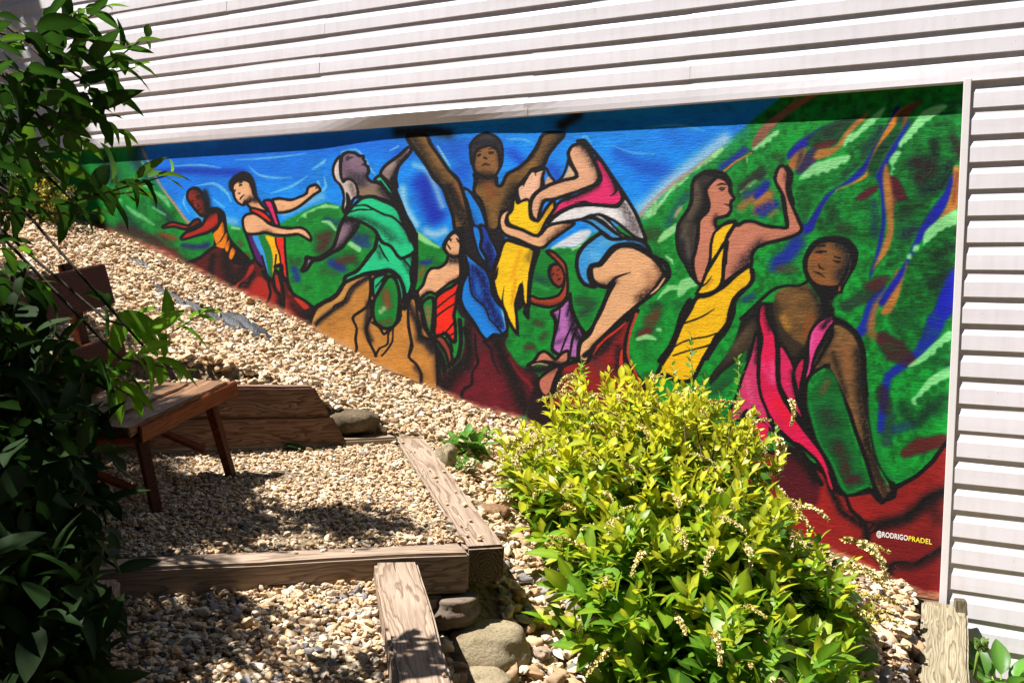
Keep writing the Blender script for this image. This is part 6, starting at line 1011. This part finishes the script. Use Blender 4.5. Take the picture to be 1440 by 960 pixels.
for (px, py, d, qx, qy) in REACH:
    e = at_dist(px, py, d); m_ = at_dist(qx, qy, d-.12); rp.append(e); rd.append(e-m_+np.array([0, 0, -.03]))
    k_ = g.normal(0, .05, (3, 3)); h_ = hub+g.normal(0, .15, 3); V, Fs = tube([h_, h_*.75+m_*.25+np.array([0, 0, .10])+k_[0], h_*.5+m_*.5+np.array([0, 0, .13])+k_[1], h_*.25+m_*.75+np.array([0, 0, .07])+k_[2], m_, e], [.008, .007, .006, .0045, .0035, .0018], 5, False); bV += [v-TB for v in V]; bF += [tuple(np.array(f)+boff) for f in Fs]; boff += len(V)
for i in range(0, len(ends), 3):
    e = ends[i]; V, Fs = tube([hub+g.normal(0, .2, 3), (hub+e)/2+np.array([0, 0, .08]), e], [.016, .008, .002], 4, False); bV += [v-TB for v in V]; bF += [tuple(np.array(f)+boff) for f in Fs]; boff += len(V)
obj('branches', mesh('branches', bV, bF, M_BARK), tree)
P1, R1, S1, T1 = shoots_leaves(ends, dirs, g, 15, .34, .105, 1.15); P2, R2, S2, T2 = shoots_leaves(rp, rd, g, 9, .18, .098, .95)
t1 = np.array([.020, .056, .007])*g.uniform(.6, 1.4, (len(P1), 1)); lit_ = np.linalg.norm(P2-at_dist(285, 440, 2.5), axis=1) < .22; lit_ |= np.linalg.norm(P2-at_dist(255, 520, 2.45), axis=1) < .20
t2 = (np.array([.026, .08, .009])+lit_[:, None]*np.array([.10, .22, .012])+np.clip(T2-.6, 0, 1)[:, None]*np.array([.18, .30, .01]))*g.uniform(.7, 1.4, (len(P2), 1))  # leaves by two branch tips tinted brighter, sunlight painted into their colour
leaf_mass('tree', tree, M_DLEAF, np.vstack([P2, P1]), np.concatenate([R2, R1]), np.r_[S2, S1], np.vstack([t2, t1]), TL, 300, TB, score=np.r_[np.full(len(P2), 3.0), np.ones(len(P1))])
# ------------------------------------------------------------------ yellowish shrub by the far end of the mural
g = np.random.default_rng(31); SB = np.array([-6.15, 4.35, float(H(-6.15, 4.35))]); shrub = empty('yellow_shrub', SB); tag(shrub, 'small yellowish shrub at the far uphill end of the mural', 'shrub')
e = []; d = []
for _ in range(150):
    v = g.normal(0, 1, 3); v /= np.linalg.norm(v); v[2] = abs(v[2]); e.append(SB+v*np.array([.42, .32, .50])*g.uniform(.5, 1.05)+np.array([0, 0, .02])); d.append(v+np.array([0, 0, .4]))
P, R, S, T = shoots_leaves(e, d, g, 11, .12, .04); leaf_mass('shrub', shrub, M_LEAF, P, R, S, np.array([.30, .26, .03])*g.uniform(.5, 1.4, (len(P), 1)), VAR, 0, SB)
bV, bF, boff = [], [], 0
for q in e[::3]:
    V, Fs = tube([SB, (SB+q)/2, q], [.006, .004, .0015], 4, False); bV += [v-SB for v in V]; bF += [tuple(np.array(f)+boff) for f in Fs]; boff += len(V)
obj('branches', mesh('branches', bV, bF, M_STEM), shrub)
# ------------------------------------------------------------------ dark foliage added in place of black shade, and unseen trees added to block the sky
def leafy(name, label, cat, base, lobes, leaf, per, tint, g, trunk=None, nbig=0, big_leaf=TL, group=None):
    base = np.array(base, float); o = empty(name, base); tag(o, label, cat, group); P = []
    for c, r, n in lobes:
        v = g.normal(0, 1, (n, 3)); v /= np.linalg.norm(v, axis=1, keepdims=True); P.append(np.array(c)+v*np.array(r)*(g.uniform(.15, 1, (n, 1))**.45))
    P = np.vstack(P); n = len(P); D = g.normal(0, 1, (n, 3))+np.array([0, 0, -.25]); R = frames(D, np.array([0, 0, 1.0])+g.normal(0, .45, (n, 3)))
    leaf_mass(name, o, M_DLEAF, P, R, leaf*g.uniform(.7, 1.25, n), np.array(tint)*g.uniform(.6, 1.4, (n, 1)), big_leaf, nbig, base)
    if trunk:
        V, Fs = tube([base-np.array([0, 0, .1])]+[base+np.array(q) for q in trunk[0]], trunk[1], 9); obj('trunk', mesh('trunk', [v-base for v in V], Fs, M_BARK, True), o)
        Vb, Fb, off = [], [], 0; top = base+np.array(trunk[0][-1])
        for c, r, _ in lobes:
            for k in range(4):
                e = np.array(c)+g.normal(0, .4, 3)*np.array(r); V, Fs = tube([top-np.array([0, 0, g.uniform(0, .8)]), (top+e)/2+np.array([0, 0, .2]), e], [trunk[1][-1]*.8, trunk[1][-1]*.5, .01], 5, False); Vb += [v-base for v in V]; Fb += [tuple(np.array(f)+off) for f in Fs]; off += len(V)
        obj('branches', mesh('branches', Vb, Fb, M_BARK), o)
    else:
        Vb, Fb, off = [], [], 0
        for e in P[::40]:
            V, Fs = tube([base, (base+e)/2+np.array([0, 0, .05]), e], [.008, .005, .002], 4, False); Vb += [v-base for v in V]; Fb += [tuple(np.array(f)+off) for f in Fs]; off += len(V)
        obj('branches', mesh('branches', Vb, Fb, M_STEM), o)
    return o
g = np.random.default_rng(41)
leafy('shade_fill_foliage', 'added dark foliage standing in for black shade beside the lower landing timber', 'shrub', (-1.95, 1.22, float(H(-1.95, 1.22))), [(at_dist(-30, 800, 2.25), (.30, .26, .34), 900), (at_dist(-40, 640, 2.75), (.30, .30, .36), 800), (at_dist(-60, 640, 2.2), (.3, .3, .4), 600), (at_dist(40, 900, 1.9), (.14, .12, .20), 260)], .085, 0, (.010, .026, .005), g, nbig=120)  # very dark leaves added where there is only deep shade
CARD = [leaf_shape(1, .7, .05, .1, 2), leaf_shape(1, .6, .15, .2, 2)]
for i, (x, y, h, r) in enumerate([(3.9, -.9, 9.0, 2.7), (3.2, -4.6, 9.5, 3.0), (-.7, -4.4, 9.5, 2.9), (-4.9, -5.2, 8.5, 2.8), (-10.2, -2.2, 8.0, 2.6), (-10.5, 3.2, 7.0, 2.0), (7.6, 2.6, 8.0, 2.2)]):  # out-of-view trees, added to block open sky and deepen the shade
    z = float(H(x, y)); lob = [((x, y, z+h*.62), (r, r, h*.36), 2600), ((x+r*.3, y+r*.2, z+h*.35), (r*.95, r*.95, h*.27), 1700), ((x-r*.3, y-r*.1, z+h*.22), (r*.9, r*.9, h*.2), 1300)]
    leafy('unseen_sky_block_tree', ['broad unseen tree added at the right side to block the sky', 'tall unseen tree added on the right behind the viewer to block the sky', 'tall unseen tree added directly across from the mural to block the sky', 'tall unseen tree added on the left behind the viewer to block the sky', 'unseen tree added on the uphill side to block the sky', 'unseen tree added beyond the uphill end of the mural to block the sky', 'unseen tree added beyond the downhill end of the siding to block the sky'][i], 'tree', (x, y, z), lob, .34, 0, (.030, .075, .014), g, ([(0, 0, 1.2), (.1, .05, h*.3), (0, .1, h*.55)], [.2, .17, .14, .08]), 0, CARD)
